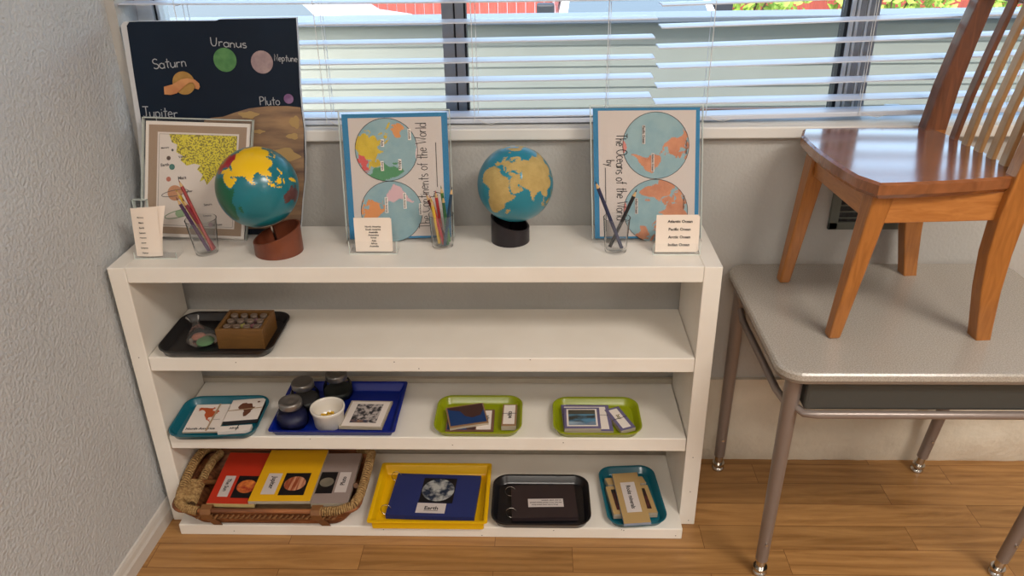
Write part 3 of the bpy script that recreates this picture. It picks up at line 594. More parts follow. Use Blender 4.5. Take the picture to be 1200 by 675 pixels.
b.build('painted_jupiter', bd)
b = MB(); sh = Sheet(b, BP(0, SH), Ut, Vt)
M_sat = mat('painted_saturn', (158,118,58), .7, c2=(178,138,72), ns=60); M_satr = mat('saturn_paper_ring', (206,148,96), .7, c2=(186,122,78), ns=30); M_ura = mat('painted_uranus', (70,122,72), .7, c2=(88,140,84), ns=70); M_nep = mat('painted_neptune', (150,130,134), .8, c2=(168,148,148), ns=90); M_plu = mat('painted_pluto', (120,84,128), .8, c2=(140,110,150), ns=90)

for nm_, u, z, r_, m_ in (('painted_uranus', .223, 1.002, .0232, M_ura), ('painted_neptune', .297, .997, .0222, M_nep), ('painted_pluto', .3435, .926, .0098, M_plu)):
    b = MB(); sh = Sheet(b, BP(0, SH), Ut, Vt); sh.disc(u, V(z), r_, m_, .0015); b.build(nm_, bd)
b = MB(); sh = Sheet(b, BP(0, SH), Ut, Vt); sh.disc(.1335, V(.9585), .0228, M_sat, .0015)
rg = [(.092,.937), (.093,.952), (.110,.956), (.130,.966), (.144,.968), (.158,.965), (.1655,.958), (.1665,.951), (.163,.946), (.156,.948), (.157,.953), (.154,.959), (.146,.9595), (.134,.952), (.118,.939), (.105,.936)]
b.add([sh.P(u, V(z), .004) for u, z in rg], [tuple(range(len(rg)))], M_satr); b.build('painted_saturn', bd)
for wd, u, z, w_, ro, th_, sy_ in (('Saturn',.076,.9865,.070,3,.0018,.92), ('Uranus',.198,1.0285,.073,-4,.0018,.80), ('Neptune',.3225,.999,.047,-3,.0014,1.15), ('Pluto',.284,.914,.042,0,.0016,1.0), ('Jupiter',.040,.892,.074,-1,.0018,1.05)):
    b = MB(); sh = Sheet(b, BP(0, SH), Ut, Vt); sh.hand(wd, u, V(z), w_, M_chalk, ro, th_, .0016, sy_); b.build('chalk_word', bd)

# ------------------------------------------------------------------ clear stands with sheets
def stand(name, O, U, V, w_, h_, label, foot=.05, cat='display stand', m=6e-3):
    t = thing(name, O, label, cat); b = MB(); sh = Sheet(b, O, U, V)
    sh.slab(-m, 0, w_+m, h_+m, M_acr, .0032, .0052); b.build('front_panel', t)
    b = MB(); sh = Sheet(b, O, U, V); sh.slab(-m, 0, w_+m, h_+m, M_acr, -.0045, -.0025)
    b.build('back_panel', t)
    b = MB(); sh = Sheet(b, O, U, V); e = .0016
    for r in ((-m, 0, -m+e, h_+m), (w_+m-e, 0, w_+m, h_+m), (-m, h_+m-e, w_+m, h_+m)): sh.slab(*r, M_acre, -.0045, .0052)
    b.build('edge', t)
    b = MB(); p0 = sh.P(-m, 0, 0); p1 = sh.P(w_+m, 0, 0); z = SH+.0008
    y0 = min(p0.y, p1.y)
    b.hexa([(p0.x, p0.y-.012, z), (p1.x, p1.y-.012, z), (p1.x, p1.y+foot*.6, z), (p0.x, p0.y+foot*.6, z)], [(p0.x, p0.y-.012, z+.0025), (p1.x, p1.y-.012, z+.0025), (p1.x, p1.y+foot*.6, z+.0025), (p0.x, p0.y+foot*.6, z+.0025)], M_acr)
    b.build('foot', t); return t
# solar-system sheet
t = None
O = Vector((.010, -.066, SH+.006)); U = Vector((.224, -.010, -.006)).normalized(); Vd = Vector((.044, .034, .246)).normalized()
st = stand('display_stand', O, U, Vd, .217, .246, 'clear stand holding the solar system sheet, leftmost of the three stands', .02)
b = MB(); sh = Sheet(b, O, U, Vd)
def PR(u, v): return (u, v)
M_kraft = mat('kraft_mat', (164,140,118), .8); M_sheet = mat('poster_paper', (226,216,208), .8); M_suny = mat('drawn_sun', (222,208,62), .8, c2=(140,130,52), ns=320, nd=1, ramp=(.50,.56)); M_pen = mat('pencil_grey', (90,84,84), .8)
sh.U = sh.U*.96
sh.slab(0, 0, .226, .244, M_paperw, -.002, 0); sh.rect(.007, .007, .219, .237, M_kraft, .0003); sh.rect(.0265, .022, .203, .2225, M_sheet, .0006); sh.line([(.0305,.026),(.0305,.2185),(.199,.2185),(.199,.026),(.0305,.026)], .0008, M_pen, .0009)
sunp = [(.052,.2185),(.199,.2185),(.199,.112),(.192,.122),(.186,.112),(.178,.126),(.166,.108),(.155,.128),(.138,.105),(.132,.118),(.122,.112),(.128,.128),(.115,.140),(.122,.150),(.108,.153),(.092,.148),(.078,.160),(.083,.170),(.068,.178),(.070,.195),(.058,.200)]
sh.poly([(u, .02+v*.91+.0) for u, v in sunp], M_suny, .0009)
col = lambda n_, c: mat(n_, c, .8)
pl = [('Mercury',.060,.164,.0026,(90,90,90)), ('Venus',.052,.147,.0045,(96,76,66)), ('Earth',.060,.129,.0062,(70,120,110)), ('Mars',.053,.103,.0052,(186,110,90)), ('Jupiter',.068,.074,.0165,(196,140,104)), ('Saturn',.068,.030,.0,(0,0,0))]
for nm, u, v, r, c in pl[:5]:
    sh.disc(u, v+.022, r, col('drawn_'+nm.lower(), c), .0012)
    sh.text(nm, u+(.03 if nm not in ('Mercury','Earth') else -.016), v+.022+.004, .018, M_pen, 8, .0012)
sh.ring(.068, .096, .030, .0012, M_pen, .0015, .22, .006)
sh.disc(.080, .052, .010, col('drawn_saturn', (150,176,140)), .0012, .008); sh.ring(.080, .052, .034, .0016, col('drawn_saturn_ring', (120,148,110)), .0014, .28, .0075)
sh.text('Saturn', .142, .074, .018, M_pen, 8); sh.text('Uranus', .142, .050, .018, M_pen, 8); sh.text('Neptune', .165, .030, .022, M_pen, 8); sh.disc(.150, .030, .0055, col('drawn_neptune', (206,170,180)), .0012); sh.disc(.108, .024, .004, col('drawn_uranus', (120,150,130)), .0012)
b.build('solar_system_sheet', None, label='solar system sheet with a yellow corner sun and kraft border, in the leftmost clear stand', cat='poster')
st2 = stand('display_stand', Vector((.0035, -.062, SH+.004)), Vector((.02, -.001, 0)), Vector((.004, .02, .25)), .02, .075, 'edge of a second clear stand tucked behind the solar system sheet in the corner', .004)

M_bpap = mat('blue_border_paper', (24,120,168), .7); M_sea = mat('map_sea', (146,176,182), .8, c2=(132,166,176), ns=40); M_ant = mat('map_antarctica', (226,206,204), .8)
mc = [M_sea, mat('map_green', (76,140,96), .8), mat('map_red', (206,84,84), .8), mat('map_yellow', (212,184,52), .8, c2=(196,168,44), ns=60), mat('map_orange', (216,146,86), .8), mat('map_orange2', (222,146,86), .8), mat('map_pink', (214,176,182), .8), M_ant]
M_peach = mat('map_peach', (206,140,104), .8, c2=(190,124,92), ns=50); mo = [M_sea]+[M_peach]*6+[mat('map_rose', (206,130,122), .8)]
# continents sheet
O = Vector((.4555, -.0885, SH+.006)); U = Vector((.2115, .010, .000)).normalized(); Vd = Vector((-.002, .050, .248)).normalized()
stand('display_stand', O, U, Vd, .211, .254, 'clear stand holding the continents map sheet, between the two globes', .03)
b = MB(); sh = Sheet(b, O, U, Vd); M_shp = mat('map_sheet_paper', (206,196,190), .8)
sh.slab(0, 0, .211, .254, M_bpap, -.002, 0); sh.rect(.012, .004, .199, .246, M_shp, .0003)
map_disc(sh, .086, .182, .0630, 82, (-1, 0), mc); map_disc(sh, .090, .056, .0630, -105, (-1, 0), mc)
for tx, u, v, wv in (('Asia',.079,.196,.012), ('Africa',.112,.152,.018), ('Europe',.076,.150,.016), ('Australia',.134,.212,.018)):
    sh.rect(u-.0032, v-wv*.62, u+.0032, v+wv*.62, M_paperw, .0016); sh.text(tx, u, v, wv, M_ink, -90, .002)
for tx, u, v, wv in (('North America',.080,.070,.03), ('South America',.118,.078,.03), ('Antarctica',.15,.06,.022)):
    sh.rect(u-.0032, v-wv*.55, u+.0032, v+wv*.55, M_paperw, .0016); sh.text(tx, u, v, wv, M_ink, -90, .002)
sh.hand('The Continents of the World', .168, .020, .215, M_ink, 90, .0014, .0012, 1.5, .05); sh.hand('by', .186, .085, .012, M_ink, 90, .0014, .0012, 1.4)
sh.line([(.186,.105),(.186,.195)], .0013, M_ink)
b.build('continents_sheet', None, label='blue-bordered sheet with two hemisphere maps coloured by continent, in the middle clear stand', cat='poster')
# oceans sheet
O = Vector((.9635, -.0885, SH+.006)); U = Vector((.2115, .004, -.001)).normalized(); Vd = Vector((-.009, .050, .252)).normalized()
stand('display_stand', O, U, Vd, .211, .262, 'clear stand holding the oceans map sheet, rightmost of the three stands', .03)
b = MB(); sh = Sheet(b, O, U, Vd); sh.slab(0, 0, .211, .262, M_bpap, -.002, 0); sh.rect(.010, .004, .203, .257, M_shp, .0003)
map_disc(sh, .124, .188, .0660, -100, (1, 0), mo); map_disc(sh, .124, .056, .0650, 75, (1, 0), mo)
for tx, u, v, wv in (('Pacific Ocean',.100,.210,.034), ('Atlantic Ocean',.118,.155,.034), ('Indian Ocean',.085,.067,.03)):
    sh.rect(u-.003, v-wv*.54, u+.003, v+wv*.54, M_shp, .0016); sh.text(tx, u, v, wv, M_ink, -90, .002)
sh.text('Arctic Ocean', .181, .075, .028, M_ink, -90, .002); sh.text('Arctic Ocean', .185, .185, .028, M_ink, -90, .002)
sh.hand('The Oceans of the World', .045, .212, .175, M_ink, -90, .0016, .0012, 1.55, .05); sh.hand('by', .025, .160, .013, M_ink, -90, .0015, .0012, 1.5)
sh.line([(.023,.145),(.023,.015)], .0013, M_ink)
b.build('oceans_sheet', None, label='blue-bordered sheet titled The Oceans of the World with two peach and blue hemisphere maps', cat='poster')

# ------------------------------------------------------------------ globes
def globe(c, R_, Mr, mats, base_c, base_r, zlo, zhi, tilt_dir, bm, label, pin):
    t = thing('globe', (base_c[0], base_c[1], SH), label, 'globe')
    b = MB(); globe_mesh(b, c, R_, Mr, mats); b.build('sphere', t)
    b = MB(); N = 40; th = .0035; r1, r2 = base_r, base_r-th
    def zz(a, r): return zlo+(zhi-zlo)*(.5+.5*math.cos(a-tilt_dir)*r/base_r)
    A = [2*PI*k/N for k in range(N)]; X = lambda a, r, z: Vector((base_c[0]+r*math.cos(a), base_c[1]+r*math.sin(a), SH+z))
    b.loft([[X(a, r1, .0004) for a in A], [X(a, r1, zz(a, r1)) for a in A], [X(a, r2, zz(a, r2)) for a in A], [X(a, r2, .003) for a in A]], bm, True, True, True)
    o = b.build('base', t); o.data.polygons.foreach_set('use_smooth', [True]*len(o.data.polygons)); md = o.modifiers.new('e', 'EDGE_SPLIT'); md.split_angle = math.radians(35)
    b = MB(); ax = (Vector(c)-Vector((base_c[0], base_c[1], SH+.02))).normalized(); p = Vector(c)-ax*R_
    b.tube([Vector((base_c[0], base_c[1], SH+.003)), p+ax*.004], .003, M_chrome, 12); b.lathe([(.0, 0), (.009, 0), (.011, .003)], (0,0,0), M_chrome, 20, Matrix.Translation(p-ax*.001) @ ax.to_track_quat('Z', 'Y').to_matrix().to_4x4())
    b.build('support_pin', t)
gl = [mat('globe_sea', (14,116,130), .28, c2=(10,106,122), ns=10, coat=.3), mat('globe_green', (20,96,66), .3), mat('globe_red', (166,28,40), .3), mat('globe_yellow', (236,190,22), .3), mat('globe_brown', (92,54,52), .35), mat('globe_orange', (214,108,34), .3), mat('globe_pink', (214,120,150), .3), mat('globe_white', (230,230,225), .3)]
globe((.2945,-.130,.7805), .0792, [[-0.8317,0.4601,-0.3107],[-0.522,-0.8387,0.1554],[-0.1891,0.2914,0.9377]], gl, (.320,-.135), .0480, .026, .058, math.radians(15), M_pbrown, 'large glossy globe with painted coloured continents on a slanted brown ring base', None)
M_sand = mat('globe_sandpaper', (176,152,92), .9, c2=(190,164,104), ns=60, bump=.3, bs=300)
g2 = [mat('globe_sea_blue', (24,130,152), .3, c2=(20,120,142), ns=10, coat=.3)]+[M_sand]*7
globe((.801,-.095,.7725), .0755, [[-0.7559,0.5874,0.2891],[-0.6433,-0.7484,-0.1613],[0.1216,-0.3079,0.9436]], g2, (.789,-.083), .0395, .030, .056, math.radians(165), M_pdark, 'blue globe with rough sand-coloured land on a dark ring base, between the two map stands', None)

# ------------------------------------------------------------------ cups and pencils
def cup(x, y, rb, rt, h, label):
    b = MB(); N = 36; fl = 10
    prof = [(rb-.002, .0008), (rb, .002)]+[(rb+(rt-rb)*f, h*f) for f in (.15,.35,.6,.85,.97)]+[(rt+.0004, h), (rt-.0012, h), (rt-.0016, h*.97)]+[(rb+(rt-rb)*f-.0016, h*f) for f in (.6, .2)]+[(rb-.002, .006), (0.0001, .005)]
    b.lathe(prof, (x, y, SH), M_cup, N)
    return b.build('plastic_cup', None, label=label, cat='cup')
cup(.174, -.143, .0215, .0305, .074, 'clear plastic cup holding long coloured pencils leaning left, beside the large globe')
cup(.651, -.111, .0215, .0250, .070, 'clear plastic cup crowded with coloured pencils, beside the continents map stand')
cup(1.001, -.139, .0215, .0265, .072, 'clear plastic cup holding two crossed dark pencils, in front of the oceans map stand')
M_pw = mat('pencil_wood', (206,170,120), .7)
def pencil(p0, p1, c, label, r=.0034, up=True, grp=None):
    p0, p1 = Vector(p0), Vector(p1); d = (p1-p0); L_ = d.length; u = d/L_; m = mat('pencil_%02d_%02d_%02d' % c, c, .35); t = thing('pencil', p0, label, 'pencil', grp)
    MB().tube([p0, p1-u*.015], r, m, 6, smooth=False).build('barrel', t); MB().tube([p1-u*.015, p1-u*.006], [r*.97, r*.38], M_pw, 10).build('sharpened_wood', t); MB().tube([p1-u*.006, p1], [r*.38, .0003], mat('lead_%02d_%02d_%02d' % c, tuple(int(q*.8) for q in c), .5), 8).build('lead', t)
zb = SH+.0075
for q0, q1, c, lb in (((.188,-.146),(.139,-.128,.797),(150,40,38),'dark red pencil leaning left, tallest of the pencils beside the large globe'), ((.184,-.136),(.126,-.122,.775),(206,170,40),'yellow pencil leaning left in the cup beside the large globe'),
        ((.181,-.149),(.1365,-.148,.767),(66,34,74),'dark purple pencil leaning left in the cup beside the large globe'), ((.189,-.139),(.143,-.138,.761),(128,30,52),'maroon pencil, shortest of the pencils beside the large globe')):
    pencil((q0[0], q0[1], zb), q1, c, lb)
for q0, q1, c, lb in (((.660,-.112),(.622,-.104,.758),(110,40,42),'dark red pencil leaning furthest left in the middle cup'), ((.655,-.120),(.631,-.114,.757),(170,44,50),'red pencil standing in the middle cup'),
        ((.652,-.106),(.641,-.100,.762),(186,60,60),'lighter red pencil standing in the middle cup'), ((.645,-.113),(.635,-.122,.752),(210,172,60),'yellow pencil low in the middle cup'),
        ((.664,-.105),(.6525,-.098,.771),(74,126,60),'bright green pencil, tallest in the middle cup'), ((.662,-.119),(.6575,-.115,.757),(44,92,62),'dark green pencil in the middle cup'), ((.657,-.127),(.676,-.108,.772),(34,62,84),'dark blue pencil leaning right in the middle cup')):
    pencil((q0[0], q0[1], zb), q1, c, lb)
pencil((1.013,-.140,zb), (.9565,-.137,.792), (44,48,78), 'dark navy pencil leaning left in the rightmost cup', .0040)
pencil((.990,-.134,zb), (1.0385,-.128,.772), (34,32,34), 'black pencil leaning right in the rightmost cup', .0038)

# ------------------------------------------------------------------ card holders on the top
def holder(x, y, w_, label, hf, hb, dp=.035):
    t = thing('card_holder', (x, y, SH), label, 'card holder')
    MB().box((x-w_/2, y-dp/2, SH+.0005), (x+w_/2, y+dp/2, SH+.0030), M_acr).build('base_plate', t, bevel=.0006)
    MB().box((x-w_/2, y-dp/2, SH+.003), (x+w_/2, y-dp/2+.002, SH+hf), M_acr).build('front_lip', t)
    b = MB(); pr = rrect(0, 0, w_, hb*2, .018, 0, 0, 6); q = [(x+a, SH+max(.003, c)) for a, c, _ in pr if c >= 0]
    q = [(x+w_/2, SH+.003)]+q+[(x-w_/2, SH+.003)]; n_ = len(q)
    b.add([(a, y+dp/2-.002+(c-SH)*.12, c) for a, c in q]+[(a, y+dp/2+(c-SH)*.12, c) for a, c in q], [tuple(range(n_)), tuple(range(2*n_-1, n_-1, -1))]+[(i, n_+i, n_+(i+1) % n_, (i+1) % n_) for i in range(n_)], M_acr); b.build('back_plate', t)
    b = MB()
    for xx in (x-w_/2, x+w_/2-.001): b.box((xx, y-dp/2, SH+.0005), (xx+.001, y-dp/2+.002, SH+hf), M_acre)
    b.box((x-w_/2, y-dp/2-.0006, SH+.0006), (x+w_/2, y-dp/2, SH+.0020), M_acre); b.build('edge', t)
holder(.081, -.156, .086, 'clear card holder at the left end of the shelf top with a tall curled card', .014, .040)
holder(.516, -.136, .096, 'clear card holder in front of the continents map with a card of continent names', .028, .032)
holder(1.119, -.143, .092, 'clear card holder at the right end of the shelf top, holding ocean names', .024, .028)
t = None
b = MB(); U = Vector((1, .06, 0)); Vd = Vector((.06, .10, 1))
O = Vector((.0400, -.1685, SH+.0035)); N = 12; w_, h_ = .052, .100
M_card = mat('card_stock', (240,226,212), .75)
for lyr, (dy, curl) in enumerate(((.0, .003), (.0025, .012))):
    rings = []
    for k in range(N+1):
        f = k/N; c = curl*f*f; rings.append([O+Vector((w_*a+.004*lyr*f+.006*f+(.008*f*f*lyr), dy+.006*f+.010*(a-.5)**2+(a*c), h_*f)) for a in np.linspace(0, 1, 8)])
    b.loft(rings, M_card, False, False, True, closed=False); b.loft([[p+Vector((0, .0012, 0)) for p in r][::-1] for r in rings], M_card, False, False, True, closed=False)
sh = Sheet(b, O+Vector((0, -.0012, 0)), Vector((1, 0, 0)), Vector((.055, .07, 1)))
for i, nm in enumerate(('Mercury', 'Mars', 'Earth', 'Saturn', 'Neptune', 'Jupiter', 'Uranus', 'Venus')): sh.text(nm, .020, .082-i*.0105, None, M_ink, 0, .0006, h=.0036)
b.build('name_card', None, label='tall curled white cards listing planet names, in the leftmost card holder', cat='card')
def upcard(O, w_, h_, lean, lines, lh, x_, y0, dy, label, layers=2):
    b = MB(); U = Vector((1, .0, 0)); Vd = Vector((0, lean, 1)); sh = Sheet(b, O, U, Vd)
    for i in range(layers): sh.slab(i*.002, -.0+i*.001, w_+i*.002-.001, h_-i*.002, M_card, -.0012*(i+1)+.0002, -.0012*i)
    for i, nm in enumerate(lines): sh.text(nm, x_, y0-dy*i, None, M_ink, 0, .0006, h=lh)
    b.build('name_card', None, label=label, cat='card')
upcard(Vector((.4795,-.1465,SH+.0035)), .074, .070, .12, ('North America','South America','Australia','Antarctica','Europe','Asia','Africa','Australia'), .0038, .038, .052, .0058, 'square white card listing the continents, in front of the continents map')
upcard(Vector((1.0775,-.1535,SH+.0035)), .082, .076, .12, ('Atlantic Ocean','Pacific Ocean','Arctic Ocean','Indian Ocean'), .0060, .046, .063, .0158, 'white card listing four oceans, at the right end of the shelf top', 3)

# ------------------------------------------------------------------ trays
def tray(cx, cy, w_, h_, r, z, ht, m, label, rot=0, flare=.012, lip=.003, group=None):
    t = thing('tray', (cx, cy, z), label, 'tray', group); g = []
    th = .0022
    spec = [(-2*flare, .0004), (-2*flare*.9+.004, .002), (0-lip*2, ht-.002), (0, ht-.002), (0, ht), (-lip*2-.0, ht), (-lip*2-th*2, ht-.002), (-2*flare-th*2+.006, .006), (-2*flare-th*2, .0030)]
    for d, zz in spec: g.append(rrect(cx, cy, w_+d, h_+d, max(.004, r+d/2), rot, z+zz, 7))
    b = MB(); b.loft(g, m, True, True, True); o = b.build('tray_body', t); md = o.modifiers.new('e', 'EDGE_SPLIT'); md.split_angle = math.radians(50); return t
tray(.1775, -.1375, .244, .176, .036, Z1, .020, M_black, 'black oval-cornered tray on the upper shelf holding a wooden box of vials')
tray(.1360, -.1600, .194, .152, .034, Z2, .018, M_teal, 'teal tray at the left end of the middle shelf with map cards', math.radians(2))
tray(.4000, -.1235, .276, .196, .006, Z2, .020, M_blue, 'blue rectangular tray on the middle shelf holding jars and a white dish', 0, .014, .004)
tray(.7145, -.1500, .192, .142, .034, Z2, .018, M_lime, 'lime green tray on the middle shelf beside the blue tray')
tray(.9745, -.1530, .192, .138, .034, Z2, .018, M_lime, 'lime green tray at the right end of the middle shelf')
tray(.6010, -.1760, .266, .204, .006, Z3, .028, M_yel, 'yellow rectangular tray on the bottom shelf with a blue booklet', 0, .012, .007)
tray(.8520, -.1880, .224, .168, .036, Z3, .020, M_black, 'black tray on the bottom shelf holding a dark ring-bound booklet')
tray(1.0610, -.1660, .134, .198, .034, Z3, .018, M_teal, 'teal tray at the right end of the bottom shelf with tan cards', math.radians(4))

# flat cards and booklets: quads are front-left, front-right, back-right, back-left
def flat(name, q, z, th, m, label, cat, draw=None, rings=None, group=None, edge=None, slope=0):
    t_ = thing(name, (sum(p[0] for p in q)/4, sum(p[1] for p in q)/4, z), label, cat, group)
    O = Vector((q[0][0], q[0][1], z)); U = Vector((q[1][0]-q[0][0], q[1][1]-q[0][1], 0)); Vv = Vector((q[3][0]-q[0][0], q[3][1]-q[0][1], slope))
    V2 = Vector((q[2][0]-q[1][0], q[2][1]-q[1][1], slope)); Vv = (Vv+V2)/2
    w_, h_ = U.length, Vv.length; b = MB(); sh = Sheet(b, O, U, Vv)
    sh.slab(0, 0, w_, h_, edge or m, 0, th-.0004); sh.slab(0, 0, w_, h_, m, th-.0004, th); sh.O = sh.P(0, 0, th)
    if draw: draw(sh, w_, h_)
    b.build('card_stack' if 'card' in name else 'pages', t_)
    if rings:
        for v in rings:
            rb = MB(); c = sh.P(.004, v*h_, -.001); e1 = sh.U; e2 = sh.N
            rb.tube([c+(-e1*.006)+(e1*math.cos(a)+e2*math.sin(a)+sh.V*.15*math.sin(a))*.012 for a in [2*PI*k/20 for k in range(20)]], .0008, M_chrome, 6, closed=True); rb.build('binder_ring', t_)
    return t_
M_lab = mat('label_paper', (206,196,192), .7)
M_tan = mat('tan_card', (176,146,96), .75); M_tane = mat('card_pages', (190,178,160), .8, c2=(160,146,124), ns=30, scl=(1,1,60))
M_rubber = mat('rubber_band', (176,150,120), .6); M_dband = mat('dark_band', (60,50,56), .6)
def land_poly(sh, key, idx, u0, v0, w_, h_, m, l=.0006):
    p = LAND[key][idx]; xs = [a for a, _ in p]; ys = [c for _, c in p]
    x0, x1, y0, y1 = min(xs), max(xs), min(ys), max(ys); sh.poly([(u0+(a-x0)/(x1-x0)*w_, v0+(c-y0)/(y1-y0)*h_) for a, c in p], m, l)
M_or = mat('map_card_orange', (186,84,40), .7); M_br = mat('map_card_brown', (104,60,40), .7)
def d_na(sh, w_, h_):
    land_poly(sh, 'northam', 0, w_*.12, h_*.32, w_*.66, h_*.56, M_or); sh.text('North America', w_*.47, h_*.10, w_*.82, M_ink, 0, .0008); sh.text('ATLANTIC', w_*.8, h_*.42, w_*.2, M_pen, 0, .0008)
    sh.line([(w_*.66, -.0), (w_*.70, h_)], .004, M_rubber, .0016)
flat('map_cards', ((.070,-.213),(.148,-.210),(.141,-.106),(.063,-.111)), Z2+.0062, .004, M_paper, 'white map cards with orange North America, in the teal tray on the middle shelf', 'cards', d_na, edge=M_tane)
def d_af(sh, w_, h_):
    land_poly(sh, 'africa', 0, w_*.26, h_*.16, w_*.52, h_*.66, M_br); sh.disc(w_*.82, h_*.82, .003, M_br, .0008); sh.line([(0, h_*.46), (w_, h_*.52)], .003, M_rubber, .0016)
flat('map_cards', ((.150,-.183),(.224,-.172),(.218,-.090),(.146,-.101)), Z2+.0062, .010, M_paper, 'stack of map cards with brown Africa, on the middle shelf teal tray', 'cards', d_af, edge=M_ink)
def d_st(sh, w_, h_): sh.text('Africa', w_*.48, h_*.5, w_*.30, M_ink, 0, .0008); sh.line([(w_*.56, 0), (w_*.6, h_)], .002, M_ink, .0016)
flat('label_cards', ((.150,-.2185),(.219,-.210),(.217,-.190),(.149,-.198)), Z2+.0064, .008, M_paper, 'narrow white label cards reading Africa in the teal tray', 'cards', d_st)
# blue tray
M_pic = mat('collage_print', (40,38,44), .7, c2=(190,180,176), ns=110, nd=4, ramp=(.42,.6)); M_pict = mat('print_rust', (150,110,84), .7, c2=(50,60,84), ns=120)
def d_pic(sh, w_, h_):
    sh.rect(.004, .004, w_-.004, h_-.004, M_paper, .0003); sh.rect(w_*.20, h_*.16, w_*.82, h_*.86, M_pic, .0006); sh.rect(w_*.20, h_*.16, w_*.62, h_*.26, M_pict, .0009)
flat('picture_cards', ((.410,-.195),(.505,-.197),(.510,-.096),(.420,-.094)), Z2+.0062, .006, M_tane, 'stack of cards with a dark busy picture, at the right of the blue tray', 'cards', d_pic)
M_lid = mat('jar_lid_steel', (150,148,146), .28, .8)
def jar(x, y, c, fill, label):
    t = thing('glass_jar', (x, y, Z2+.0035), label, 'jar'); z = Z2+.0035
    b = MB(); b.lathe([(.024,0),(.030,.004),(.0345,.016),(.034,.030),(.028,.044),(.0225,.050),(.0225,.054)], (x, y, z), M_jar, 12, smooth=False); b.build('jar_body', t)
    b = MB(); b.lathe([(.0225,.0015),(.0285,.005),(.0328,.016),(.0325,.022),(.029+.002*(fill > .03), fill),(0.0001, fill+.0015)], (x, y, z), mat('jar_filling_%d_%d_%d' % c, c, .5, c2=tuple(min(255, q+14) for q in c), ns=150), 24); b.build('contents', t)
    b = MB(); b.lathe([(.0245,.052),(.0252,.053),(.0252,.064),(.0240,.0665),(.017,.0668),(.016,.0655),(.006,.0652),(.005,.0662),(0.0001,.0662)], (x, y, z), M_lid, 36); b.build('lid', t)
jar(.306, -.178, (10,14,54), .034, 'steel-lidded glass jar of dark blue filling, front left of the blue tray')
jar(.313, -.103, (46,44,46), .024, 'glass jar with steel lid and grey contents, behind the blue-filled jar')
jar(.381, -.066, (24,28,26), .024, 'glass jar with steel lid and dark contents, rearmost on the blue tray')
t = thing('ramekin', (.384,-.172,Z2+.0035), 'white ribbed ramekin dish with yellow beads, on the blue tray', 'dish')
b = MB(); M_cer = mat('white_ceramic', (228,222,212), .2, coat=.4); N = 72; prof = [(.029,0),(.031,.002),(.0335,.034),(.0365,.038),(.0378,.044),(.0375,.047),(.0350,.047),(.0335,.043),(.0325,.030),(.0295,.006),(.0001,.005)]
rings = []
for i, (r, z) in enumerate(prof): rings.append([Vector((.384+(r+(.0007*(1 if k % 2 else -1) if i in (1,2) else 0))*math.cos(2*PI*k/N), -.172+(r+(.0007*(1 if k % 2 else -1) if i in (1,2) else 0))*math.sin(2*PI*k/N), Z2+.0035+z)) for k in range(N)])
b.loft(rings, M_cer, True, False, True); b.build('dish', t)
b = MB(); M_bead = mat('yellow_bead', (222,176,40), .4)
for k in range(70):
    a = random.uniform(0, 2*PI); q = .022*math.sqrt(random.random()); z = .014+.018*(1-q/.026)*random.random()
    b.lathe([(.0001,-.0028),(.002,-.002),(.0028,0),(.002,.002),(.0001,.0028)], (.384+q*math.cos(a), -.172+q*math.sin(a), Z2+.0035+z), M_bead, 7)
bo = b.build('yellow_beads', None, label='heap of small yellow beads in the white ramekin', cat='beads', kind='stuff')
# first lime tray: cape cards
M_navy = mat('cape_sea_blue', (24,58,110), .5); M_umb = mat('cape_land_brown', (70,44,40), .6)
def cape(sh, w_, h_, fl=1):
    m_ = .006; sh.rect(m_*.5, m_, w_-m_*.5, h_-m_*.6, M_navy, .0004)
    sh.poly([(w_*.95,h_-m_*.6),(w_*.97,h_*.72),(w_*.85,h_*.42),(w_*.62,h_*.34),(w_*.45,h_*.45),(w_*.35,h_*.72),(w_*.08,h_*.84),(m_*.5,h_-m_*.6)], M_umb, .0008)
def capeb(sh, w_, h_):
    sh.rect(.003, .003, w_*.62, h_-.003, M_navy, .0004); sh.poly([(w_*.62,.003),(w_*.62,h_*.4),(w_*.3,h_*.4),(w_*.45,.003)], M_umb, .0008); sh.rect(w_*.64, .003, w_-.006, h_-.004, M_paper, .0004); sh.text('Cape', w_*.85, h_*.55, .024, M_ink, 90, .0008)
flat('picture_cards', ((.645,-.206),(.749,-.205),(.750,-.128),(.643,-.128)), Z2+.0062, .006, mat('card_border_brown', (120,86,70), .7), 'lower cape card with white label, in the lime tray beside the blue tray', 'cards', capeb)
flat('picture_cards', ((.655,-.206),(.738,-.185),(.720,-.110),(.640,-.130)), Z2+.0124, .006, mat('card_border_tan', (150,116,84), .7), 'topmost tilted cape card, blue sea around brown land, in the left lime tray', 'cards', cape, edge=M_tane)
def capet(sh, w_, h_): sh.rect(.003, .006, w_-.004, h_-.003, M_paper, .0004); sh.text('cape', w_*.5, h_*.5, .026, M_ink, -90, .0008); sh.line([(0, h_*.55), (w_, h_*.56)], .0018, M_dband, .0014)
flat('label_cards', ((.766,-.196),(.798,-.196),(.800,-.116),(.766,-.116)), Z2+.0062, .012, mat('card_border_tan', (150,116,84), .7), 'narrow banded label cards reading cape, at the right of the left lime tray', 'cards', capet, edge=M_tane)
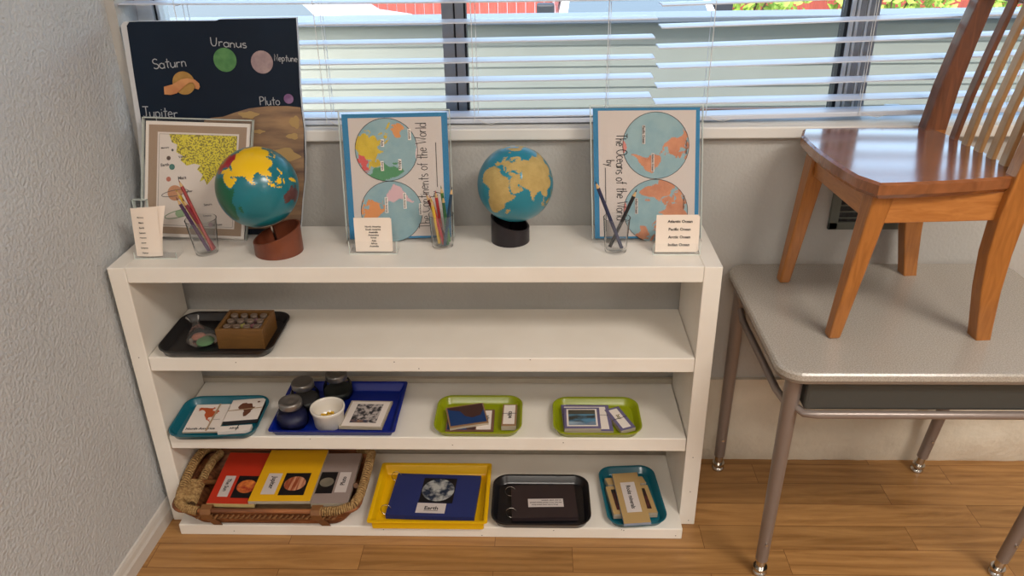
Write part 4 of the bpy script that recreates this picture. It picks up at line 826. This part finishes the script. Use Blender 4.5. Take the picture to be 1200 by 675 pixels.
# second lime tray: bay cards
M_pur = mat('card_border_purple', (104,96,132), .7)
def d_bb(sh, w_, h_): sh.rect(.006, .006, w_-.008, h_-.008, M_paper, .0004); sh.line([(0, h_*.60), (w_, h_*.58)], .0014, M_dband, .0014)
flat('picture_cards', ((.902,-.206),(1.008,-.206),(.998,-.106),(.903,-.112)), Z2+.0062, .007, M_pur, 'purple-edged white card under the seascape card in the right lime tray', 'cards', d_bb, edge=M_tane)
M_seas = mat('seascape_print', (60,60,54), .5, c2=(92,140,170), ns=40, nd=4, scl=(.7,1.6,1), ramp=(.4,.62)); M_surf = mat('seascape_surf', (150,170,186), .5, c2=(96,116,140), ns=50, scl=(.5,2,1)); M_sky = mat('seascape_sky', (60,58,52), .5, c2=(92,88,76), ns=20, scl=(.3,2,1))
def d_bp(sh, w_, h_):
    sh.rect(.005, .007, w_-.006, h_-.006, M_paper, .0003); sh.rect(.009, .011, w_-.010, h_-.010, M_seas, .0006); sh.rect(.009, h_*.66, w_-.010, h_-.010, M_sky, .0009)
    sh.poly([(.009,.011),(w_-.010,.011),(w_-.010,h_*.30),(w_*.74,h_*.31),(w_*.60,h_*.2),(w_*.45,h_*.3),(.009,h_*.31)], M_surf, .0009)
flat('picture_cards', ((.903,-.207),(.981,-.206),(.981,-.128),(.904,-.132)), Z2+.0134, .007, M_pur, 'purple-edged seascape picture card, topmost in the right lime tray', 'cards', d_bp, edge=M_tane)
def d_bt(sh, w_, h_): sh.rect(.007, .006, w_-.008, h_-.006, M_paper, .0004); sh.text('bay', w_*.48, h_*.55, .018, mat('label_gold', (120,110,60), .7), -90, .0008); sh.line([(0, h_*.48), (w_, h_*.50)], .0018, M_ink, .0014)
flat('label_cards', ((1.024,-.208),(1.056,-.194),(1.024,-.118),(.996,-.130)), Z2+.0062, .009, M_pur, 'narrow purple label cards with a dark band, askew in the right lime tray', 'cards', d_bt, edge=M_tane)

# ------------------------------------------------------------------ wooden box of vials and the plastic bag on the upper shelf
bx0, bx1, by0, by1, bz0, bz1 = .176, .275, -.186, -.098, Z1+.0036, .4905
t = thing('wooden_box', ((bx0+bx1)/2, (by0+by1)/2, bz0), 'small open wooden box full of vials, in the black tray on the upper shelf', 'box')
for a, c in (((bx0,by0),(bx1,by0+.007)), ((bx0,by1-.007),(bx1,by1)), ((bx0,by0+.007),(bx0+.007,by1-.007)), ((bx1-.007,by0+.007),(bx1,by1-.007))):
    MB().box((a[0],a[1],bz0), (c[0],c[1],bz1), M_tbox).build('box_side', t, bevel=.001)
MB().box((bx0+.006,by0+.006,bz0+.0003), (bx1-.006,by1-.006,bz0+.004), M_tbox).build('box_bottom', t)
vc = [[(222,186,40),(120,84,86),(150,134,104),(58,32,96)], [(106,86,72),(158,150,90),(120,78,84),(150,140,150)], [(96,84,76),(110,98,88),(116,86,88),(150,112,66)]]
vn = [['yellow','pink','olive','purple'], ['brown','mustard','plum','pale grey'], ['dark grey','taupe','rose','amber']]
M_vlid = mat('vial_stopper', (112,96,84), .5)
vrow = ['front row', 'middle row', 'back row']
for j in range(3):
    for i in range(4):
        x = bx0+.018+i*.021; y = by0+.020+j*.024
        t = thing('vial', (x, y, bz0+.0045), '%s vial in the %s of the small wooden box' % (vn[j][i], vrow[j]), 'vial', 'vials in the wooden box'); z = bz0+.0045
        MB().lathe([(.0078,0),(.0085,.002),(.0085,.029),(.0070,.033)], (x, y, z), mat('vial_%d_%d' % (j, i), vc[j][i], .25, coat=.5), 18).build('vial_body', t)
        MB().lathe([(.0062,.0335),(.0074,.034),(.0074,.040),(.0064,.041),(.0050,.0402),(.0001,.0402)], (x, y, z), M_vlid, 18).build('stopper', t)
t = thing('plastic_bag', (.130,-.155,Z1+.003), 'clear crumpled plastic bag beside the wooden box in the black tray', 'bag')
M_bag = clear('bag_plastic', (252,250,248), .12, .2, .03)
b = MB(); N = 22; rings = []
for k, (r, z, ox) in enumerate(((.034,.001,0),(.036,.005,0),(.031,.014,-.001),(.022,.024,-.003),(.012,.034,-.006),(.007,.042,-.009),(.010,.052,-.011),(.014,.060,-.013))):
    rings.append([Vector((.132+ox+r*(1+.10*math.sin(5*a+k))*math.cos(a), -.152+.8*r*(1+.12*math.cos(4*a+k*1.3))*math.sin(a)+.2*ox, Z1+.0036+z)) for a in [2*PI*q/N for q in range(N)]])
b.loft(rings, M_bag, True, False, True); b.build('bag_film', t)
b = MB(); b.lathe([(.0001,.0012),(.017,.0012),(.019,.0035),(.017,.006),(.0001,.0065)], (0,0,0), mat('green_felt', (92,128,88), .7), 26, Matrix.Translation(Vector((.141,-.164,Z1+.0062))) @ Matrix.Rotation(.08, 4, 'X')); b.build('green_disc', None, label='pale green disc lying in the clear bag beside the wooden box', cat='disc')
b = MB(); b.lathe([(.0001,.001),(.013,.001),(.015,.004),(.012,.008),(.0001,.010)], (.120,-.146,Z1+.0062), mat('clay_pink', (166,116,100), .7, c2=(140,96,84), ns=40), 20); b.build('clay_lump', None, label='pinkish brown lump behind the green disc in the clear bag', cat='lump')

# ------------------------------------------------------------------ yellow, black and teal trays on the bottom shelf
M_earthc = mat('earth_booklet_cover', (34,46,104), .6); M_earth = mat('earth_photo', (32,44,66), .5, c2=(176,178,176), ns=52, nd=6, ramp=(.42,.62)); M_spc = mat('space_black', (14,14,20), .5)
def d_earth(sh, w_, h_):
    sh.rect(w_*.335, h_*.30, w_*.725, h_*.90, M_spc, .0004); sh.disc(w_*.53, h_*.605, w_*.188, M_earth, .0008, h_*.27); sh.rect(w_*.33, h_*.06, w_*.66, h_*.29, M_lab, .0006); sh.text('Earth', w_*.50, h_*.175, w_*.155, M_ink, 0, .001); sh.line([(w_*.42,h_*.115),(w_*.58,h_*.115)], .0012, M_ink, .001)
flat('booklet', ((.503,-.243),(.703,-.250),(.706,-.112),(.514,-.098)), Z3+.0065, .012, M_earthc, 'dark blue ring-bound Earth booklet in the yellow tray', 'booklet', d_earth, rings=(.12, .93), edge=M_earthc)
M_dkb = mat('dark_booklet_cover', (50,40,42), .35, coat=.3)
def d_dk(sh, w_, h_):
    sh.rect(w_*.255, h_*.31, w_*.80, h_*.56, M_lab, .0004)
    for i, (tx, wv, off) in enumerate((('Pluto is the outer planet from', .40, -.02), ('the Sun. It is a dwarf planet placed', .49, 0), ('in our solar system', .30, .085))): sh.text(tx, w_*(.53+off), h_*(.38+i*.065), w_*wv, M_ink, 180, .0008)
flat('booklet', ((.788,-.248),(.935,-.244),(.931,-.136),(.780,-.140)), Z3+.0065, .010, M_dkb, 'dark brown ring-bound booklet with a white label, in the black tray', 'booklet', d_dk, rings=(.16, .82), edge=M_dkb)
M_ph = mat('mineral_photo', (26,24,26), .5, c2=(84,44,40), ns=50)
def d_ru(sh, w_, h_):
    sh.rect(w_*.10, h_*.14, w_*.90, h_*.88, M_ph, .0004)
flat('picture_cards', ((1.014,-.238),(1.112,-.231),(1.105,-.140),(.998,-.146)), Z3+.0065, .014, M_tan, 'wide tan picture cards lying under the long rocks card in the teal tray', 'cards', d_ru, edge=M_tane)
flat('picture_cards', ((1.0095,-.1385),(1.0985,-.1305),(1.090,-.108),(1.004,-.116)), Z3+.0065, .013, M_tan, 'small tan cards at the back of the teal tray on the bottom shelf', 'cards', edge=M_tane)
def d_rk(sh, w_, h_): sh.rect(w_*.22, h_*.20, w_*.78, h_*.80, M_lab, .0004); sh.text('Rocks minerals', w_*.50, h_*.50, h_*.46, M_ink, -90, .0008, sy=1.1)
flat('label_cards', ((1.033,-.276),(1.092,-.270),(1.080,-.104),(1.020,-.110)), Z3+.0212, .007, M_tan, 'long tan label card reading Rocks minerals, across the teal tray', 'cards', d_rk, edge=mat('grey_pages', (140,150,168), .7))

# ------------------------------------------------------------------ wicker basket with booklets
t = thing('wicker_basket', (.24,-.175,Z3), 'brown wicker basket with rope-wrapped handles, at the left end of the bottom shelf', 'basket')
bz = Z3; b = MB()
def brect(f, dz, dr=0):                                      # basket outline at height fraction f
    w_ = .335+(.075)*f; h_ = .165+(.045)*f; return rrect(.244, -.173-.0*f, w_+dr, h_+dr, .03, 0, bz+dz, 5)
g = []; N = 9
for k in range(N+1):
    for s_ in (0, .5):
        f = min(1, (k+s_)/N); g.append(brect(f, .002+.054*f, .0035 if s_ else 0))
b.loft(g, M_wick, True, False, True)
g2 = [[(x, y, z) for x, y, z in brect(f, .004+.052*f, -.008)] for f in (1, .5, 0)]; b.loft(g2, M_wick, False, True, True); b.build('woven_body', t)
b = MB()                                                     # braided row under the front rim
for k in range(26):
    f = k/25; x = .100+.300*f; y0 = -.2805; 
    b.tube([(x-.008, y0, bz+.038), (x, y0-.0035, bz+.043), (x+.006, y0, bz+.049)], [.002, .0034, .002], M_braid, 6)
b.build('braid', t)
b = MB(); rim = brect(1, .059, .004); b.tube(rim, .0055, M_wick, 8, closed=True); b.build('rim', t)
def wrap(pts, r, name):
    pts = [Vector(p) for p in pts]; dense = []
    for i in range(len(pts)-1):
        for k in range(6): dense.append(pts[i].lerp(pts[i+1], k/6))
    dense.append(pts[-1]); rr = [r*(1+.07*math.sin(i*2.1)) for i in range(len(dense))]
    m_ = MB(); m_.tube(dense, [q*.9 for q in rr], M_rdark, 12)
    n_ = len(dense); tot = sum((dense[i+1]-dense[i]).length for i in range(n_-1)); turns = int(tot/.0052); coil = []
    for q in range(turns*8):
        f = q/(turns*8)*(n_-1); i = int(f); p = dense[i].lerp(dense[min(i+1, n_-1)], f-i); d = (dense[min(i+1, n_-1)]-dense[max(0, i-1)]).normalized(); sd_ = d.cross(Vector((0,0,1))).normalized(); up = sd_.cross(d); a = 2*PI*q/8
        coil.append(p+(sd_*math.cos(a)+up*math.sin(a))*(r*1.03))
    m_.tube(coil, .0023, M_rope, 5); return m_.build(name, t)
z = bz+.064
wrap([(.100,-.282,z-.004), (.070,-.278,z), (.052,-.264,z+.004), (.048,-.235,z+.012), (.0495,-.20,z+.024), (.050,-.16,z+.030), (.050,-.11,z+.022), (.052,-.075,z+.008), (.075,-.064,z)], .0085, 'handle')
wrap([(.082,-.262,z+.0), (.080,-.225,z+.004), (.078,-.17,z+.010), (.077,-.12,z+.006), (.082,-.085,z)], .0075, 'inner_rim_rope')
b = MB(); b.loft([[Vector((.0455+a, -.245+c*1.0+k*.0, z+.004+dz)) for a, c, dz in ((-.0,-.012,-.012),(.034,-.014,-.010),(.036,-.008,.008),(.0,-.008,.012))] for k in (0,)]+[[Vector((.046+a, -.205+c, z+.010+dz)) for a, c, dz in ((-.0,0,-.012),(.034,0,-.010),(.036,0,.008),(.0,0,.012))]], M_rope); b.build('rope_binding', t, bevel=.006, seg=3)
for p in (((.047,-.222,z+.022),(.066,-.235,z+.019),(.082,-.232,z+.013)), ((.046,-.242,z+.017),(.066,-.225,z+.019),(.083,-.214,z+.015)), ((.046,-.206,z+.024),(.064,-.214,z+.022),(.084,-.226,z+.013))):
    b = MB(); b.tube(p, .0013, M_cord if 0 else M_rope, 5); b.build('tie_string', t)
wrap([(.372,-.281,z-.004), (.41,-.280,z-.002), (.440,-.268,z+.002), (.452,-.24,z+.010), (.456,-.20,z+.020), (.456,-.15,z+.024), (.452,-.105,z+.016), (.440,-.076,z+.004), (.41,-.066,z)], .0085, 'handle')
for x in (.108, .352):
    b = MB(); b.hexa([(x+.012,-.2655,bz+.004), (x+.032,-.2655,bz+.004), (x+.030,-.262,bz+.004), (x+.014,-.262,bz+.004)], [(x,-.286,bz+.046), (x+.022,-.286,bz+.046), (x+.022,-.281,bz+.046), (x,-.281,bz+.046)], M_strap)
    for (ya, za_), (yb, zb_) in (((-.2865,bz+.040), (-.2925,bz+.058)), ((-.2925,bz+.058), (-.287,bz+.0685)), ((-.287,bz+.0685), (-.270,bz+.0685)), ((-.270,bz+.0685), (-.2665,bz+.050))):
        b.hexa([(x-.001,ya,za_), (x+.023,ya,za_), (x+.023,yb,zb_), (x-.001,yb,zb_)], [(x-.001,ya+.002,za_-.002), (x+.023,ya+.002,za_-.002), (x+.023,yb+.002,zb_-.002), (x-.001,yb+.002,zb_-.002)], M_strap)
    b.build('strap', t, bevel=.0006)
for p in (((.083,-.205,z+.012),(.098,-.165,z-.022)), ((.434,-.205,z+.004),(.428,-.165,z-.022))):
    b = MB(); b.tube(p, .006, M_strap, 8); b.build('strap', t)
M_sunc = mat('sun_booklet_cover', (190,48,22), .6); M_jupc = mat('jupiter_booklet_cover', (226,172,10), .6); M_pluc = mat('pluto_booklet_cover', (150,134,128), .6)
M_sunp = mat('sun_photo', (160,40,34), .5, c2=(240,150,70), ns=45, nd=5, ramp=(.48,.72)); M_jupp = mat('jupiter_photo', (206,150,116), .5, c2=(150,72,42), ns=9, nd=4, scl=(16,1.4,1), ramp=(.42,.6)); M_plup = mat('pluto_photo', (130,122,106), .5, c2=(104,98,88), ns=25)
def cover(title, photo, lx, px, lw=.19, pw=.44, yo=.02, r=.42, flip=1):
    def d(sh, w_, h_):
        v0, v1 = h_*(yo+.10), h_*(yo+.50)
        sh.rect(w_*px, v0-.003, w_*(px+pw), v1+.001, M_spc, .0004); sh.disc(w_*(px+pw/2), (v0+v1)/2, w_*pw*r, photo, .0008)
        sh.rect(w_*lx, v0, w_*(lx+lw), v1, M_lab, .0004); sh.text(title, w_*(lx+lw/2), (v0+v1)/2+.004, (v1-v0)*(.60 if len(title) > 5 else .42), M_ink, -90*flip, .0008)
    return d
zz = Z3+.056
flat('booklet', ((.345,-.262),(.427,-.260),(.425,-.088),(.343,-.088)), zz, .010, M_pluc, 'grey Pluto booklet, rightmost of the three in the wicker basket', 'booklet', cover('Pluto', M_plup, .54, .02, .32, .46, .10, .42, -1), edge=M_tane)
flat('booklet', ((.113,-.264),(.220,-.266),(.217,-.088),(.100,-.088)), zz, .010, M_sunc, 'red booklet titled The Sun, leftmost in the wicker basket', 'booklet', cover('The Sun', M_sunp, .16, .45, .22, .50), edge=mat('cream_pages', (206,180,120), .7))
flat('booklet', ((.208,-.266),(.345,-.264),(.345,-.088),(.206,-.086)), zz+.0105, .008, M_jupc, 'yellow Jupiter booklet, topmost in the wicker basket', 'booklet', cover('Jupiter', M_jupp, .15, .44, .23, .42), edge=M_tane)
b = MB(); b.box((.118,-.245,Z3+.012), (.395,-.105,Z3+.0555), mat('paper_stack', (150,120,84), .8, c2=(110,84,60), ns=30, scl=(1,1,40))); b.build('paper_stack', None, label='pile of papers at the bottom of the wicker basket under the three booklets', cat='papers')
